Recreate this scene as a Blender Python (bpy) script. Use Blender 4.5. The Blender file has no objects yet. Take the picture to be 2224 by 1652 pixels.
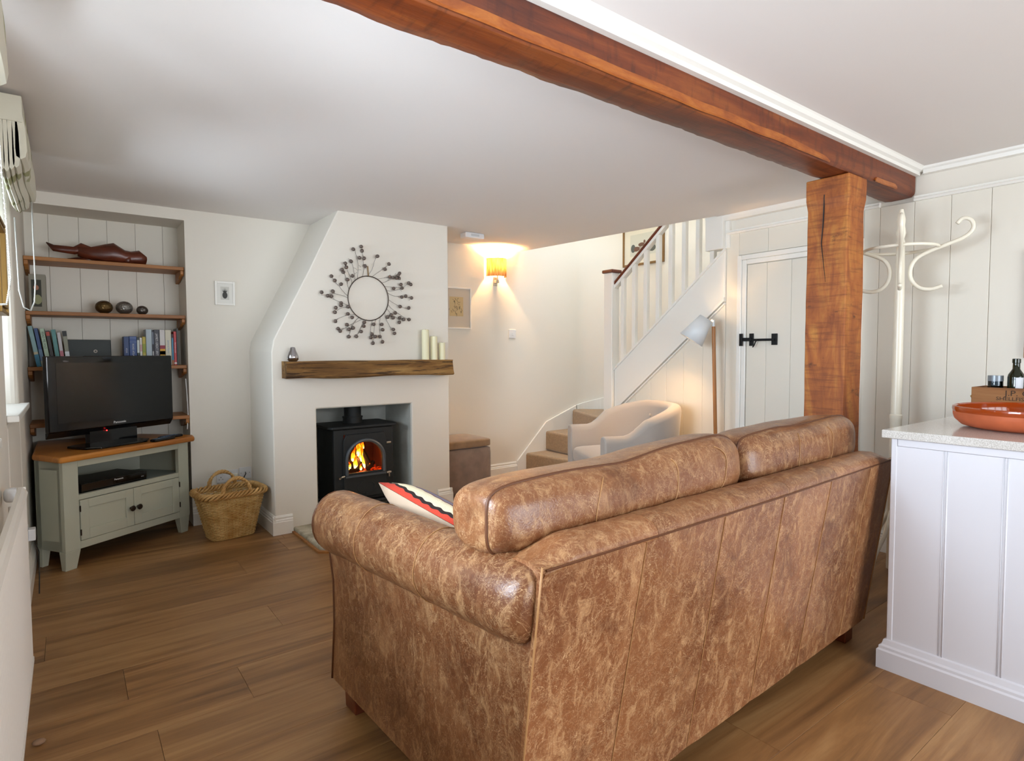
import bpy, bmesh, math, random
from math import sin, cos, pi, radians as R, sqrt, atan2
from mathutils import Vector, Matrix, noise
random.seed(7)
scn = bpy.context.scene
COL = scn.collection

# ------------------------------------------------------------------ camera
YAW, PITCH, ROLL, FPX, CAMH = .64590, .047736, -.0038792, 1281.35, 1.24
F = Vector((sin(YAW)*cos(PITCH), cos(YAW)*cos(PITCH), -sin(PITCH)))
r0 = Vector((cos(YAW), -sin(YAW), 0)); u0 = r0.cross(F)
rr = r0*cos(ROLL)+u0*sin(ROLL); uu = -r0*sin(ROLL)+u0*cos(ROLL)
cd = bpy.data.cameras.new('camera'); cam = bpy.data.objects.new('camera', cd); COL.objects.link(cam)
cd.sensor_width = 36; cd.lens = FPX/2224*36; cd.clip_start = .02; cd.clip_end = 60
m = Matrix((rr, uu, -F)).transposed().to_4x4(); m.translation = (0, 0, CAMH); cam.matrix_world = m
scn.camera = cam
# ------------------------------------------------------------------ exposure, world, daylight
vs = scn.view_settings
vs.view_transform = 'Standard'; vs.look = 'None'; vs.exposure = 1.03; vs.gamma = 1; vs.use_curve_mapping = False
w = bpy.data.worlds.new('sky'); scn.world = w; w.use_nodes = True
bg = w.node_tree.nodes['Background']; bg.inputs[0].default_value = (.72, .85, 1, 1); bg.inputs[1].default_value = 1.6

def area(name, loc, direction, sx, sy, power, col):
    l = bpy.data.lights.new(name, 'AREA'); l.shape = 'RECTANGLE'; l.size = sx; l.size_y = sy; l.energy = power; l.color = col
    o = bpy.data.objects.new(name, l); COL.objects.link(o); o.location = loc
    o.rotation_euler = Vector(direction).to_track_quat('-Z', 'Y').to_euler(); return o
SKY = (.76, .87, 1.0)
area('daylight_window_far', (-.62, 3.5, 1.5), (1, 0, .22), 1.0, .68, 20, SKY)        # window_1 (beside the alcove)
area('daylight_window_near', (-.62, 1.3, 1.5), (1, 0, .25), 1.0, 1.3, 66, SKY)       # window_2 (beside the camera)
area('daylight_garden_doors', (1.9, -2.75, 1.1), (0, 1, -.05), 3.0, 2.0, 84, (.95, .95, .98))  # glazed doors behind the camera
area('daylight_skylight', (4.35, 3.4, 4.35), (0, 0, -1), .6, 1.9, 24, (.88, .95, 1.0))  # skylight over the stairs

def point(name, loc, power, col, rad=.03):
    l = bpy.data.lights.new(name, 'POINT'); l.energy = power; l.color = col; l.shadow_soft_size = rad
    o = bpy.data.objects.new(name, l); COL.objects.link(o); o.location = loc; return o

# ------------------------------------------------------------------ materials
def hx(s, a=1.0):
    v = []
    for i in (0, 2, 4):
        c = int(s[i:i+2], 16)/255
        v.append(c/12.92 if c <= .04045 else ((c+.055)/1.055)**2.4)
    return (*v, a)
MATS = {}
class NT:
    def __init__(s, name):
        s.m = bpy.data.materials.new(name); s.m.use_nodes = True; s.t = s.m.node_tree
        s.b = s.t.nodes['Principled BSDF']; s.out = s.t.nodes['Material Output']; MATS[name] = s.m
    def n(s, typ, **k):
        x = s.t.nodes.new(typ)
        for a, b in k.items():
            if a.startswith('i_'):
                key = a[2:]; x.inputs[int(key) if key.isdigit() else key.replace('_', ' ')].default_value = b
            else: setattr(x, a, b)
        return x
    def l(s, a, b): s.t.links.new(a, b)
    def coord(s, scale=(1, 1, 1), rnd=False, rot=(0, 0, 0)):
        tc = s.n('ShaderNodeTexCoord'); mp = s.n('ShaderNodeMapping'); mp.inputs['Scale'].default_value = scale; mp.inputs['Rotation'].default_value = rot
        s.l(tc.outputs['Object'], mp.inputs['Vector'])
        if rnd:
            oi = s.n('ShaderNodeObjectInfo'); mu = s.n('ShaderNodeMath', operation='MULTIPLY', i_1=37.0); s.l(oi.outputs['Random'], mu.inputs[0])
            cb = s.n('ShaderNodeCombineXYZ'); s.l(mu.outputs[0], cb.inputs[0]); s.l(mu.outputs[0], cb.inputs[1]); s.l(mu.outputs[0], cb.inputs[2])
            s.l(cb.outputs[0], mp.inputs['Location'])
        return mp.outputs[0]
    def noise(s, v, scale, detail=4, rough=.5, dist=0):
        x = s.n('ShaderNodeTexNoise'); x.inputs['Scale'].default_value = scale; x.inputs['Detail'].default_value = detail
        x.inputs['Roughness'].default_value = rough; x.inputs['Distortion'].default_value = dist
        s.l(v, x.inputs['Vector']); return x.outputs['Fac']
    def ramp(s, fac, stops):
        x = s.n('ShaderNodeValToRGB'); e = x.color_ramp.elements
        while len(e) < len(stops): e.new(.5)
        for i, (p, c) in enumerate(stops): e[i].position = p; e[i].color = c
        s.l(fac, x.inputs[0]); return x.outputs[0]
    def mix(s, fac, a, b, mode='MIX'):
        x = s.n('ShaderNodeMix', data_type='RGBA', blend_type=mode)
        for v, i in ((fac, 0), (a, 6), (b, 7)):
            if isinstance(v, (float, int, tuple)): x.inputs[i].default_value = v
            else: s.l(v, x.inputs[i])
        return x.outputs[2]
    def bump(s, h, strength=.3, dist=.002):
        x = s.n('ShaderNodeBump'); x.inputs['Strength'].default_value = strength; x.inputs['Distance'].default_value = dist
        s.l(h, x.inputs['Height']); s.l(x.outputs[0], s.b.inputs['Normal'])
    def base(s, c):
        if isinstance(c, tuple): s.b.inputs['Base Color'].default_value = c
        else: s.l(c, s.b.inputs['Base Color'])
def plain(name, col, rough=.5, metal=0, spec=.5, bump=None, vary=0, sheen=0):
    t = NT(name); c = hx(col) if isinstance(col, str) else col
    t.b.inputs['Roughness'].default_value = rough; t.b.inputs['Metallic'].default_value = metal; t.b.inputs['Specular IOR Level'].default_value = spec
    if sheen: t.b.inputs['Sheen Weight'].default_value = sheen
    t.base(c)
    if vary:
        v = t.coord(); f = t.noise(v, vary, 3); d = tuple(x*.72 for x in c[:3])+(1,)
        t.base(t.ramp(f, [(.3, d), (.7, c)]))
    if bump:
        v = t.coord(); t.bump(t.noise(v, bump[0], 3), bump[1], bump[2] if len(bump) > 2 else .002)
    return t.m
M = {}
M['wall'] = plain('wall_paint', 'e8e2d6', .85, bump=(6, .25, .01))
M['ceil'] = plain('ceiling_paint', 'e9e3de', .9, bump=(3, .15, .01))
M['panel'] = plain('panel_paint', 'e4ded0', .45, bump=(14, .06, .004))
M['trim'] = plain('trim_gloss_paint', 'efece4', .35)
M['pen'] = plain('cabinet_white_paint', 'd8d8de', .4)
M['soot'] = plain('sooty_render', 'c6c8c0', .9, bump=(20, .5, .006), vary=5)
M['iron'] = plain('cast_iron', '2a2d2e', .55, .4, bump=(160, .15, .001))
M['ironb'] = plain('black_iron', '101111', .5, .5)
M['blackpl'] = plain('black_plastic', '08090a', .3)
M['gloss'] = plain('black_gloss_plastic', '060708', .08)
M['screen'] = plain('television_screen', '0b0d0d', .22)
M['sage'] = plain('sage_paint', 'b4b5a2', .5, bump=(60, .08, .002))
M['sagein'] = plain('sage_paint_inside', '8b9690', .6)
M['bronze'] = plain('dark_bronze', '3a3029', .35, .8)
M['silver'] = plain('silver_metal', 'b9b9bd', .18, 1)
M['chrome'] = plain('brushed_nickel', 'c7bfb4', .3, 1)
M['gold'] = plain('gilt_frame', '9a7a40', .4, .6)
M['candle'] = plain('ivory_wax', 'efe9c4', .5)
M['white_pl'] = plain('white_plastic', 'e2e2e2', .35); M['cord'] = plain('blind_cord', 'b9b8b0', .6)
M['rad'] = plain('radiator_enamel', 'ded6cb', .45)
M['grey_fab'] = plain('grey_wool', 'b0a69c', .95, bump=(420, .5, .001), sheen=.3)
M['suede_top'] = plain('tan_suede', '97795a', .95, bump=(120, .3, .001), vary=14, sheen=.4)
M['suede'] = plain('taupe_suede', '8f7a6d', .95, bump=(120, .3, .001), vary=12, sheen=.4)
M['carpet'] = plain('beige_carpet', 'b0926e', 1, bump=(500, .9, .003), vary=60, sheen=.3)
M['stand'] = plain('cream_gloss_paint', 'e9e2cf', .3)
M['lampwht'] = plain('lamp_white_metal', 'dcdfe0', .4)
M['terra'] = plain('terracotta', 'c4633a', .6, bump=(70, .15, .001), vary=10)
M['glaze'] = plain('brown_glaze', '9a3f14', .08)
M['ink'] = plain('dark_ink', '3c2a1c', .8)
M['whiteink'] = plain('white_ink', 'dadada', .6)
M['paper'] = plain('paper_pages', 'd9d2c0', .9)
M['cream_cl'] = plain('cream_cotton', 'bfa78f', .95, bump=(500, .3, .001))
M['label'] = plain('white_label', 'dfe2e6', .6)
M['pictint'] = plain('ink_drawing', '4a443b', .9)
M['mountc'] = plain('mount_card', 'd8cdb9', .9)
M['mountw'] = plain('white_card', 'e8e6df', .9)
M['redled'] = plain('red_led', 'ff1010', .4)
M['redled'].node_tree.nodes['Principled BSDF'].inputs['Emission Color'].default_value = (1, .02, .02, 1)
M['redled'].node_tree.nodes['Principled BSDF'].inputs['Emission Strength'].default_value = 3
M['mahog'] = plain('mahogany', '6e3219', .3, vary=12)

def wood(name, c1, c2, c3, axis='X', scale=6, stretch=14, rough=.5, bump=.2, rnd=True, knots=None, spec=.5):
    t = NT(name); sc = {'X': (1/stretch, 1, 1), 'Y': (1, 1/stretch, 1), 'Z': (1, 1, 1/stretch)}[axis]
    v = t.coord(sc, rnd)
    f = t.noise(v, scale*2, 8, .6, 1.2); f2 = t.noise(v, scale*14, 4, .7, .4); v0 = t.coord((1, 1, 1) if axis != 'X' else (.35, 1, 1), rnd); f3 = t.noise(v0, 3.2, 4, .6)
    c = t.ramp(f, [(.28, hx(c1)), (.5, hx(c2)), (.74, hx(c3))])
    c = t.mix(t.ramp(f2, [(.35, (.55,)*3+(1,)), (.62, (1,)*3+(1,))]), t.mix(.30, c, hx(c1), 'MULTIPLY'), c)
    dk = t.ramp(f3, [(.3, (0,)*3+(1,)), (.5, (1,)*3+(1,))])
    c = t.mix(dk, t.mix(.55, c, hx(c1)), c)
    if knots:
        vo = t.n('ShaderNodeTexVoronoi'); vo.inputs['Scale'].default_value = knots; t.l(t.coord((.45 if axis == 'X' else 1, .45 if axis == 'Y' else 1, .45 if axis == 'Z' else 1), rnd), vo.inputs['Vector'])
        k = t.ramp(vo.outputs['Distance'], [(.03, (1,)*3+(1,)), (.16, (0,)*3+(1,))])
        c = t.mix(k, c, hx('33200f'))
    if rnd:
        oi = t.n('ShaderNodeObjectInfo'); mr = t.n('ShaderNodeMapRange', i_3=.90, i_4=1.08); t.l(oi.outputs['Random'], mr.inputs[0])
        hs = t.n('ShaderNodeHueSaturation'); t.l(mr.outputs[0], hs.inputs['Value']); t.l(c, hs.inputs['Color']); c = hs.outputs[0]
    t.base(c); t.b.inputs['Roughness'].default_value = rough; t.b.inputs['Specular IOR Level'].default_value = spec
    t.bump(f2, bump, .0015); return t.m
M['floor'] = wood('oak_floor', '6d4b2a', '9a6f42', 'b58c5b', 'X', 5, 14, .42, .15, knots=1.1)
M['beam'] = wood('orange_oak_beam', '471a08', '753410', '9c5620', 'X', 5, 11, .45, .7, rnd=False)
def add_marks(m_, scale, lo, hi, col, amt):
    nt = m_.node_tree; bs = nt.nodes['Principled BSDF']; src = bs.inputs['Base Color'].links[0].from_socket
    tc = nt.nodes.new('ShaderNodeTexCoord'); mp = nt.nodes.new('ShaderNodeMapping'); mp.inputs['Scale'].default_value = scale; nz = nt.nodes.new('ShaderNodeTexNoise'); nz.inputs['Scale'].default_value = 1; nz.inputs['Detail'].default_value = 5; nz.inputs['Roughness'].default_value = .65
    rm = nt.nodes.new('ShaderNodeValToRGB'); rm.color_ramp.elements[0].position = lo; rm.color_ramp.elements[0].color = (amt, amt, amt, 1); rm.color_ramp.elements[1].position = hi; rm.color_ramp.elements[1].color = (0, 0, 0, 1)
    mx = nt.nodes.new('ShaderNodeMix'); mx.data_type = 'RGBA'; mx.inputs[7].default_value = hx(col)
    for a_, b_ in ((tc.outputs['Object'], mp.inputs[0]), (mp.outputs[0], nz.inputs['Vector']), (nz.outputs['Fac'], rm.inputs[0]), (rm.outputs[0], mx.inputs[0]), (src, mx.inputs[6]), (mx.outputs[2], bs.inputs['Base Color'])): nt.links.new(a_, b_)
M['post'] = wood('orange_oak_post', '7a3910', 'a85e22', 'c58638', 'Z', 5, 4, .6, .7, rnd=False, knots=2.2)
M['mantel'] = wood('weathered_oak_mantel', '3d230d', '86602f', 'b28c52', 'X', 9, 10, .8, 1, rnd=False)
add_marks(M['beam'], (26, 7, 7), .34, .48, '3a1405', .5); add_marks(M['post'], (5, 5, 60), .36, .50, '6b3410', .55); add_marks(M['post'], (6, 6, 14), .30, .38, '2e1508', .8); add_marks(M['mantel'], (2.2, 60, 60), .38, .47, '2a1708', .85)
M['shelfw'] = wood('pine_shelf', '8a5324', 'a96e33', 'bd8244', 'X', 5, 12, .5, .15, rnd=True)
M['oaktop'] = wood('honey_oak_top', 'a05f22', 'c27c30', 'd59446', 'X', 5, 14, .35, .1, rnd=False)
M['crate'] = wood('old_crate_pine', '6f4424', '95643a', 'aa7a4e', 'Y', 6, 12, .8, .3, rnd=False)
M['carve'] = wood('dark_driftwood', '351509', '5f2a18', '8a4830', 'X', 8, 6, .3, .5, rnd=False)
M['poleoak'] = wood('lamp_oak', '8a5526', 'a96f35', 'bb8146', 'Z', 6, 14, .4, .1, rnd=False)
M['logw'] = wood('charred_log', '0c0705', '1d0f08', '35190c', 'Z', 8, 6, .9, .8, rnd=True)

def leather():
    t = NT('distressed_tan_leather'); v = t.coord(rnd=True)
    g = lambda x: (x, x, x, 1)
    big = t.noise(v, 2.0, 3); mid = t.noise(t.coord((1, 1, .5), True), 26, 8, .78, .8); md2 = t.noise(t.coord((1, 1, .7), True), 8, 5, .65, .6)
    c = t.ramp(big, [(.32, hx('6e3d1b')), (.68, hx('8f572b'))])
    c = t.mix(t.ramp(md2, [(.5, g(0)), (.72, g(.55))]), c, hx('a97546'))
    c = t.mix(t.ramp(mid, [(.50, g(0)), (.64, g(.75))]), c, hx('ba8c5a'))
    for k, (sc, wd, a) in enumerate(((5, .0035, .8), (11, .006, .7), (19, .009, .45))):
        f = t.noise(t.coord((1, 1, 1), True, rot=(.3*k, .5, 1.1*k)), sc, 5, .66, 2.2)
        ln = t.ramp(f, [(.5-wd, g(0)), (.5, g(a)), (.5+wd, g(0))]); c = t.mix(ln, c, hx('d0a878'))
    dk = t.noise(v, 7, 5, .6); c = t.mix(t.ramp(dk, [(.3, g(.55)), (.45, g(0))]), c, hx('55290f'))
    oi = t.n('ShaderNodeObjectInfo'); mr = t.n('ShaderNodeMapRange', i_3=.84, i_4=1.04); t.l(oi.outputs['Random'], mr.inputs[0])
    hs = t.n('ShaderNodeHueSaturation'); hs.inputs['Saturation'].default_value = .94; t.l(mr.outputs[0], hs.inputs['Value']); t.l(c, hs.inputs['Color'])
    t.base(hs.outputs[0]); t.l(t.ramp(mid, [(.35, g(.27)), (.7, g(.45))]), t.b.inputs['Roughness'])
    cr = t.n('ShaderNodeTexVoronoi', feature='DISTANCE_TO_EDGE'); cr.inputs['Scale'].default_value = 130; t.l(v, cr.inputs['Vector'])
    ad = t.n('ShaderNodeMath', operation='MULTIPLY_ADD', i_1=6.0); t.l(t.noise(v, 9, 3), ad.inputs[0]); t.l(cr.outputs['Distance'], ad.inputs[2])
    t.bump(ad.outputs[0], .18, .003); return t.m
M['leather'] = leather()
M['welt'] = plain('leather_welt', 'a97c4e', .5)
M['weltd'] = plain('dark_leather_welt', '5a3216', .5)
def glass(name, col, rough=.02, transp=.85):
    t = NT(name); g = t.n('ShaderNodeBsdfGlossy', i_Roughness=rough); tr = t.n('ShaderNodeBsdfTransparent'); tr.inputs[0].default_value = col
    fr = t.n('ShaderNodeFresnel'); mx = t.n('ShaderNodeMixShader'); t.l(fr.outputs[0], mx.inputs[0]); t.l(tr.outputs[0], mx.inputs[1]); t.l(g.outputs[0], mx.inputs[2])
    t.l(mx.outputs[0], t.out.inputs[0]); return t.m
M['glass'] = glass('clear_glass', (.97, .98, .98, 1))
M['stoveglass'] = glass('stove_glass', (.9, .85, .8, 1))
M['jarglass'] = glass('grey_jar_glass', (.45, .52, .58, 1))
t = NT('green_bottle_glass'); t.base(hx('1d2410')); t.b.inputs['Roughness'].default_value = .06; t.b.inputs['Transmission Weight'].default_value = .35; M['green'] = t.m
t = NT('mirror_glass'); t.base(hx('c9c9c6')); t.b.inputs['Metallic'].default_value = 1; t.b.inputs['Roughness'].default_value = .02; M['mirror'] = t.m
def linen():
    t = NT('linen_shade'); d = t.n('ShaderNodeBsdfDiffuse'); tr = t.n('ShaderNodeBsdfTranslucent'); mx = t.n('ShaderNodeMixShader', i_0=.5)
    v = t.coord((1, 1, .12)); f = t.noise(v, 90, 3); c = t.ramp(f, [(.35, hx('c9a06a')), (.65, hx('ecd3a4'))])
    t.l(c, d.inputs[0]); t.l(c, tr.inputs[0]); t.l(d.outputs[0], mx.inputs[1]); t.l(tr.outputs[0], mx.inputs[2]); t.l(mx.outputs[0], t.out.inputs[0]); return t.m
M['linen'] = linen()
def blind():
    t = NT('leaf_print_linen'); v = t.coord(rnd=False); vo = t.n('ShaderNodeTexVoronoi'); vo.inputs['Scale'].default_value = 7; t.l(v, vo.inputs['Vector'])
    k = t.ramp(vo.outputs['Distance'], [(.40, (1,)*3+(1,)), (.46, (0,)*3+(1,))]); g = t.ramp(vo.outputs['Color'], [(.42, (0,)*3+(1,)), (.46, (.8,)*3+(1,))])
    kk = t.mix(1.0, k, g, 'MULTIPLY'); c = t.mix(kk, hx('d6d2c0'), hx('8b8a4e')); t.base(c); t.b.inputs['Roughness'].default_value = .95; return t.m
M['blind'] = blind()
def quartz():
    t = NT('speckled_quartz'); v = t.coord(); c = t.ramp(t.noise(v, 420, 2), [(.42, hx('b9b5ae')), (.55, hx('d8d5d0'))]); t.base(c); t.b.inputs['Roughness'].default_value = .12; return t.m
M['quartz'] = quartz()
def stone():
    t = NT('hearth_stone'); v = t.coord(); f = t.noise(v, 9, 8, .65); c = t.ramp(f, [(.3, hx('877d68')), (.5, hx('b0a78f')), (.68, hx('d0c9b5'))]); t.base(c); t.b.inputs['Roughness'].default_value = .85; t.bump(f, .8, .02); return t.m
M['stone'] = stone()
def wicker(name, a, b):
    t = NT(name); v = t.coord(); f = t.noise(v, 16, 4); f2 = t.noise(v, 150, 2); c = t.ramp(f, [(.3, hx(a)), (.65, hx(b))]); c = t.mix(t.ramp(f2, [(.4, (.5,)*3+(1,)), (.6, (0,)*3+(1,))]), c, hx(a)); t.base(c); t.b.inputs['Roughness'].default_value = .45; return t.m
M['wick'] = wicker('willow', 'b48a48', 'e0c285'); M['wickd'] = wicker('willow_thick', 'ab7d3e', 'd9b171')
def kilim():
    # stripes read along object Y with a jagged edge along X
    t = NT('kilim_weave'); tc = t.n('ShaderNodeTexCoord'); sx = t.n('ShaderNodeSeparateXYZ'); t.l(tc.outputs['Object'], sx.inputs[0])
    wv = t.n('ShaderNodeMath', operation='SINE'); mm = t.n('ShaderNodeMath', operation='MULTIPLY', i_1=140.0); t.l(sx.outputs[0], mm.inputs[0]); t.l(mm.outputs[0], wv.inputs[0])
    ad = t.n('ShaderNodeMath', operation='MULTIPLY_ADD', i_1=.0011); t.l(wv.outputs[0], ad.inputs[0]); t.l(sx.outputs[1], ad.inputs[2])
    mr = t.n('ShaderNodeMapRange', i_1=-.24, i_2=.24); t.l(ad.outputs[0], mr.inputs[0])
    x = t.n('ShaderNodeValToRGB'); x.color_ramp.interpolation = 'CONSTANT'
    st = [(0, 'c9432f'), (.08, '2a1c18'), (.10, 'ded0ae'), (.22, '8f8a9c'), (.36, 'd07a30'), (.48, 'ded0ae'), (.60, 'c9432f'), (.70, 'd07a30'), (.79, '5a3040'), (.80, '8f8a9c'), (.868, '6d2a3a'), (.876, 'ded0ae'), (.93, '2a1c18'), (.942, 'c9432f')]
    e = x.color_ramp.elements
    while len(e) < len(st): e.new(.5)
    for i, (p, c) in enumerate(st): e[i].position = p; e[i].color = hx(c)
    t.l(mr.outputs[0], x.inputs[0]); t.base(x.outputs[0]); t.b.inputs['Roughness'].default_value = 1; t.bump(t.noise(tc.outputs['Object'], 300, 2), .6, .003); return t.m
M['kilim'] = kilim()
def flame(name, s):
    t = NT(name); em = t.n('ShaderNodeEmission'); tc = t.n('ShaderNodeTexCoord'); sp = t.n('ShaderNodeSeparateXYZ'); t.l(tc.outputs['Generated'], sp.inputs[0])
    f = t.noise(t.coord((1, 1, .4)), 40, 3); ad = t.n('ShaderNodeMath', operation='MULTIPLY_ADD', i_1=1.3); t.l(f, ad.inputs[0]); sb = t.n('ShaderNodeMath', operation='SUBTRACT', i_0=.55); t.l(sp.outputs[2], sb.inputs[1]); t.l(sb.outputs[0], ad.inputs[2])
    c = t.ramp(ad.outputs[0], [(.25, hx('b02a02')), (.6, hx('ff6a08')), (.85, hx('ffb52a')), (1, hx('fff0a0'))]); t.l(c, em.inputs[0]); em.inputs[1].default_value = s; t.l(em.outputs[0], t.out.inputs[0]); return t.m
M['flame'] = flame('fire_flame', 2.2)
t = NT('glowing_ember'); t.base(hx('120804')); f = t.noise(t.coord(), 45, 4); t.l(t.ramp(f, [(.5, hx('000000')), (.62, hx('ff3a05'))]), t.b.inputs['Emission Color']); t.b.inputs['Emission Strength'].default_value = 1.5; M['ember'] = t.m
M['firebrick'] = plain('firebrick', '7a4526', .9, vary=12)
t = NT('lamp_bulb'); t.b.inputs['Emission Color'].default_value = (1, .62, .28, 1); t.b.inputs['Emission Strength'].default_value = 14; M['bulb'] = t.m
_cm = {}
def cm(h, rough=.6, metal=0):
    k = (h, rough, metal)
    if k not in _cm: _cm[k] = plain('colour_'+h, h, rough, metal)
    return _cm[k]

# ------------------------------------------------------------------ mesh helpers
class B:
    def __init__(s): s.v = []; s.f = []
    def add(s, vs_, fs_, mat=None):
        o = len(s.v); s.v += [tuple(mat @ Vector(p)) if mat else tuple(p) for p in vs_]; s.f += [tuple(i+o for i in f) for f in fs_]; return s
    def box(s, x0, x1, y0, y1, z0, z1, mat=None):
        return s.add([(x0,y0,z0),(x1,y0,z0),(x1,y1,z0),(x0,y1,z0),(x0,y0,z1),(x1,y0,z1),(x1,y1,z1),(x0,y1,z1)],
                     [(0,3,2,1),(4,5,6,7),(0,1,5,4),(1,2,6,5),(2,3,7,6),(3,0,4,7)], mat)
    def prism(s, poly, a, b, axis='z', mat=None):
        n = len(poly)
        def P(p, h): return {'z': (p[0], p[1], h), 'y': (p[0], h, p[1]), 'x': (h, p[0], p[1])}[axis]
        vs_ = [P(p, a) for p in poly]+[P(p, b) for p in poly]
        fs_ = [tuple(range(n))[::-1], tuple(range(n, 2*n))]+[(i, (i+1) % n, n+(i+1) % n, n+i) for i in range(n)]
        return s.add(vs_, fs_, mat)
    def tube(s, pts, r, n=8, closed=False, cap=True, mat=None, rfun=None):
        P = [Vector(p) for p in pts]; k = len(P); vs_ = []; fs_ = []; nrm = None
        for i in range(k):
            t = ((P[(i+1) % k]-P[i-1]) if closed else (P[min(i+1, k-1)]-P[max(i-1, 0)])).normalized()
            if nrm is None: nrm = t.orthogonal().normalized()
            else:
                nrm = (nrm-t*nrm.dot(t))
                nrm = nrm.normalized() if nrm.length > 1e-6 else t.orthogonal().normalized()
            bi = t.cross(nrm); ri = rfun(i/(k-1)) if rfun else (r[i] if isinstance(r, (list, tuple)) else r)
            vs_ += [tuple(P[i]+(nrm*cos(2*pi*j/n)+bi*sin(2*pi*j/n))*ri) for j in range(n)]
        for i in range(k if closed else k-1):
            a = i*n; b = ((i+1) % k)*n
            fs_ += [(a+j, a+(j+1) % n, b+(j+1) % n, b+j) for j in range(n)]
        if cap and not closed: fs_ += [tuple(range(n))[::-1], tuple(range((k-1)*n, k*n))]
        return s.add(vs_, fs_, mat)
    def lathe(s, prof, n=24, mat=None, a0=0, a1=2*pi):
        full = abs(a1-a0-2*pi) < 1e-6; k = n if full else n+1; vs_ = []; fs_ = []
        for (r_, z_) in prof: vs_ += [(r_*cos(a0+(a1-a0)*j/n), r_*sin(a0+(a1-a0)*j/n), z_) for j in range(k)]
        for i in range(len(prof)-1):
            for j in range(n if full else n): fs_.append((i*k+j, i*k+(j+1) % k, (i+1)*k+(j+1) % k, (i+1)*k+j))
        return s.add(vs_, fs_, mat)
    def cyl(s, c, r, z0, z1, n=24, mat=None):
        return s.add([(c[0]+r*cos(2*pi*j/n), c[1]+r*sin(2*pi*j/n), z) for z in (z0, z1) for j in range(n)],
                     [tuple(range(n))[::-1], tuple(range(n, 2*n))]+[(j, (j+1) % n, n+(j+1) % n, n+j) for j in range(n)], mat)
    def ball(s, c, r, n=10, sc=(1, 1, 1), mat=None):
        pr = [(sin(pi*i/n)*r+1e-5, -cos(pi*i/n)*r) for i in range(n+1)]
        mm = Matrix.Translation(c) @ Matrix.Diagonal((*sc, 1))
        return s.lathe(pr, n*2, (mat @ mm) if mat else mm)
    def soft(s, sx, sy, sz, n=10, e=5, puff=0, mat=None, fn=None, e2=None):
        # rounded, puffed cushion block centred on the origin
        bm = bmesh.new(); bmesh.ops.create_cube(bm, size=2); bmesh.ops.subdivide_edges(bm, edges=bm.edges, cuts=n, use_grid_fill=True)
        vs_ = []
        for v in bm.verts:
            x, y, z = v.co; e2_ = e2 or e; d = (abs(x)**e+(abs(y)**e2_+abs(z)**e2_)**(e/e2_))**(1/e); x, y, z = x/d, y/d, z/d
            z *= 1+puff*(1-x*x)*(1-y*y)
            p = Vector((x*sx/2, y*sy/2, z*sz/2)); vs_.append(fn(p) if fn else p)
        bm.verts.index_update(); fs_ = [tuple(v.index for v in f.verts) for f in bm.faces]; bm.free()
        return s.add(vs_, fs_, mat)
def par(o, parent): 
    if parent: o.parent = parent
def tag(o, label=None, cat=None, group=None, kind=None):
    for k, v in (('label', label), ('category', cat), ('group', group), ('kind', kind)):
        if v: o[k] = v
    return o
def obj(name, b, m_, parent=None, smooth=False, bevel=0, seg=2, **k):
    me = bpy.data.meshes.new(name)
    if isinstance(b, B):
        me.from_pydata(b.v, [], b.f); bm = bmesh.new(); bm.from_mesh(me); bmesh.ops.recalc_face_normals(bm, faces=bm.faces); bm.to_mesh(me); bm.free()
    else: me = b
    if m_ is not None and not len(me.materials): me.materials.append(m_)
    o = bpy.data.objects.new(name, me); COL.objects.link(o); par(o, parent)
    if smooth:
        for p in me.polygons: p.use_smooth = True
        if smooth == 'auto':
            me.set_sharp_from_angle(angle=R(38))
    if bevel:
        md = o.modifiers.new('bevel', 'BEVEL'); md.width = bevel; md.segments = seg; md.limit_method = 'ANGLE'; md.angle_limit = R(35)
    tag(o, **k); return o
def thing(name, label, cat, loc=(0, 0, 0), rz=0, group=None, rot=None):
    o = bpy.data.objects.new(name, None); o.empty_display_size = .05; COL.objects.link(o); o.location = loc; o.rotation_euler = rot or (0, 0, rz)
    return tag(o, label, cat, group)
def struct(name, b, m_, parent=None, **k): 
    o = obj(name, b, m_, parent, **k)
    if not parent: o['kind'] = 'structure'
    return o
def sempty(name):
    o = bpy.data.objects.new(name, None); COL.objects.link(o); o['kind'] = 'structure'; return o
def text(name, s, size, mat4, m_, parent, ext=.0006, align='CENTER', sx=1):
    c = bpy.data.curves.new(name, 'FONT'); c.body = s; c.size = size; c.extrude = ext; c.align_x = align; c.align_y = 'CENTER'; c.resolution_u = 2
    o = bpy.data.objects.new(name, c); COL.objects.link(o); dg = bpy.context.evaluated_depsgraph_get(); me = bpy.data.meshes.new_from_object(o.evaluated_get(dg))
    bpy.data.objects.remove(o); me.transform(mat4 @ Matrix.Diagonal((sx, 1, 1, 1))); me.materials.clear(); me.materials.append(m_)
    q = bpy.data.objects.new(name, me); COL.objects.link(q); par(q, parent); return q
def frame_mat(origin, xdir, ydir):
    x = Vector(xdir).normalized(); y = Vector(ydir).normalized(); z = x.cross(y); mm = Matrix((x, y, z)).transposed().to_4x4(); mm.translation = origin; return mm

# ================================================================== STRUCTURE
XL, XR, YB, YA, YF = -.20, 4.0, 4.75, 5.08, -2.6
CZ, CZ2 = 2.255, 2.30
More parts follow.
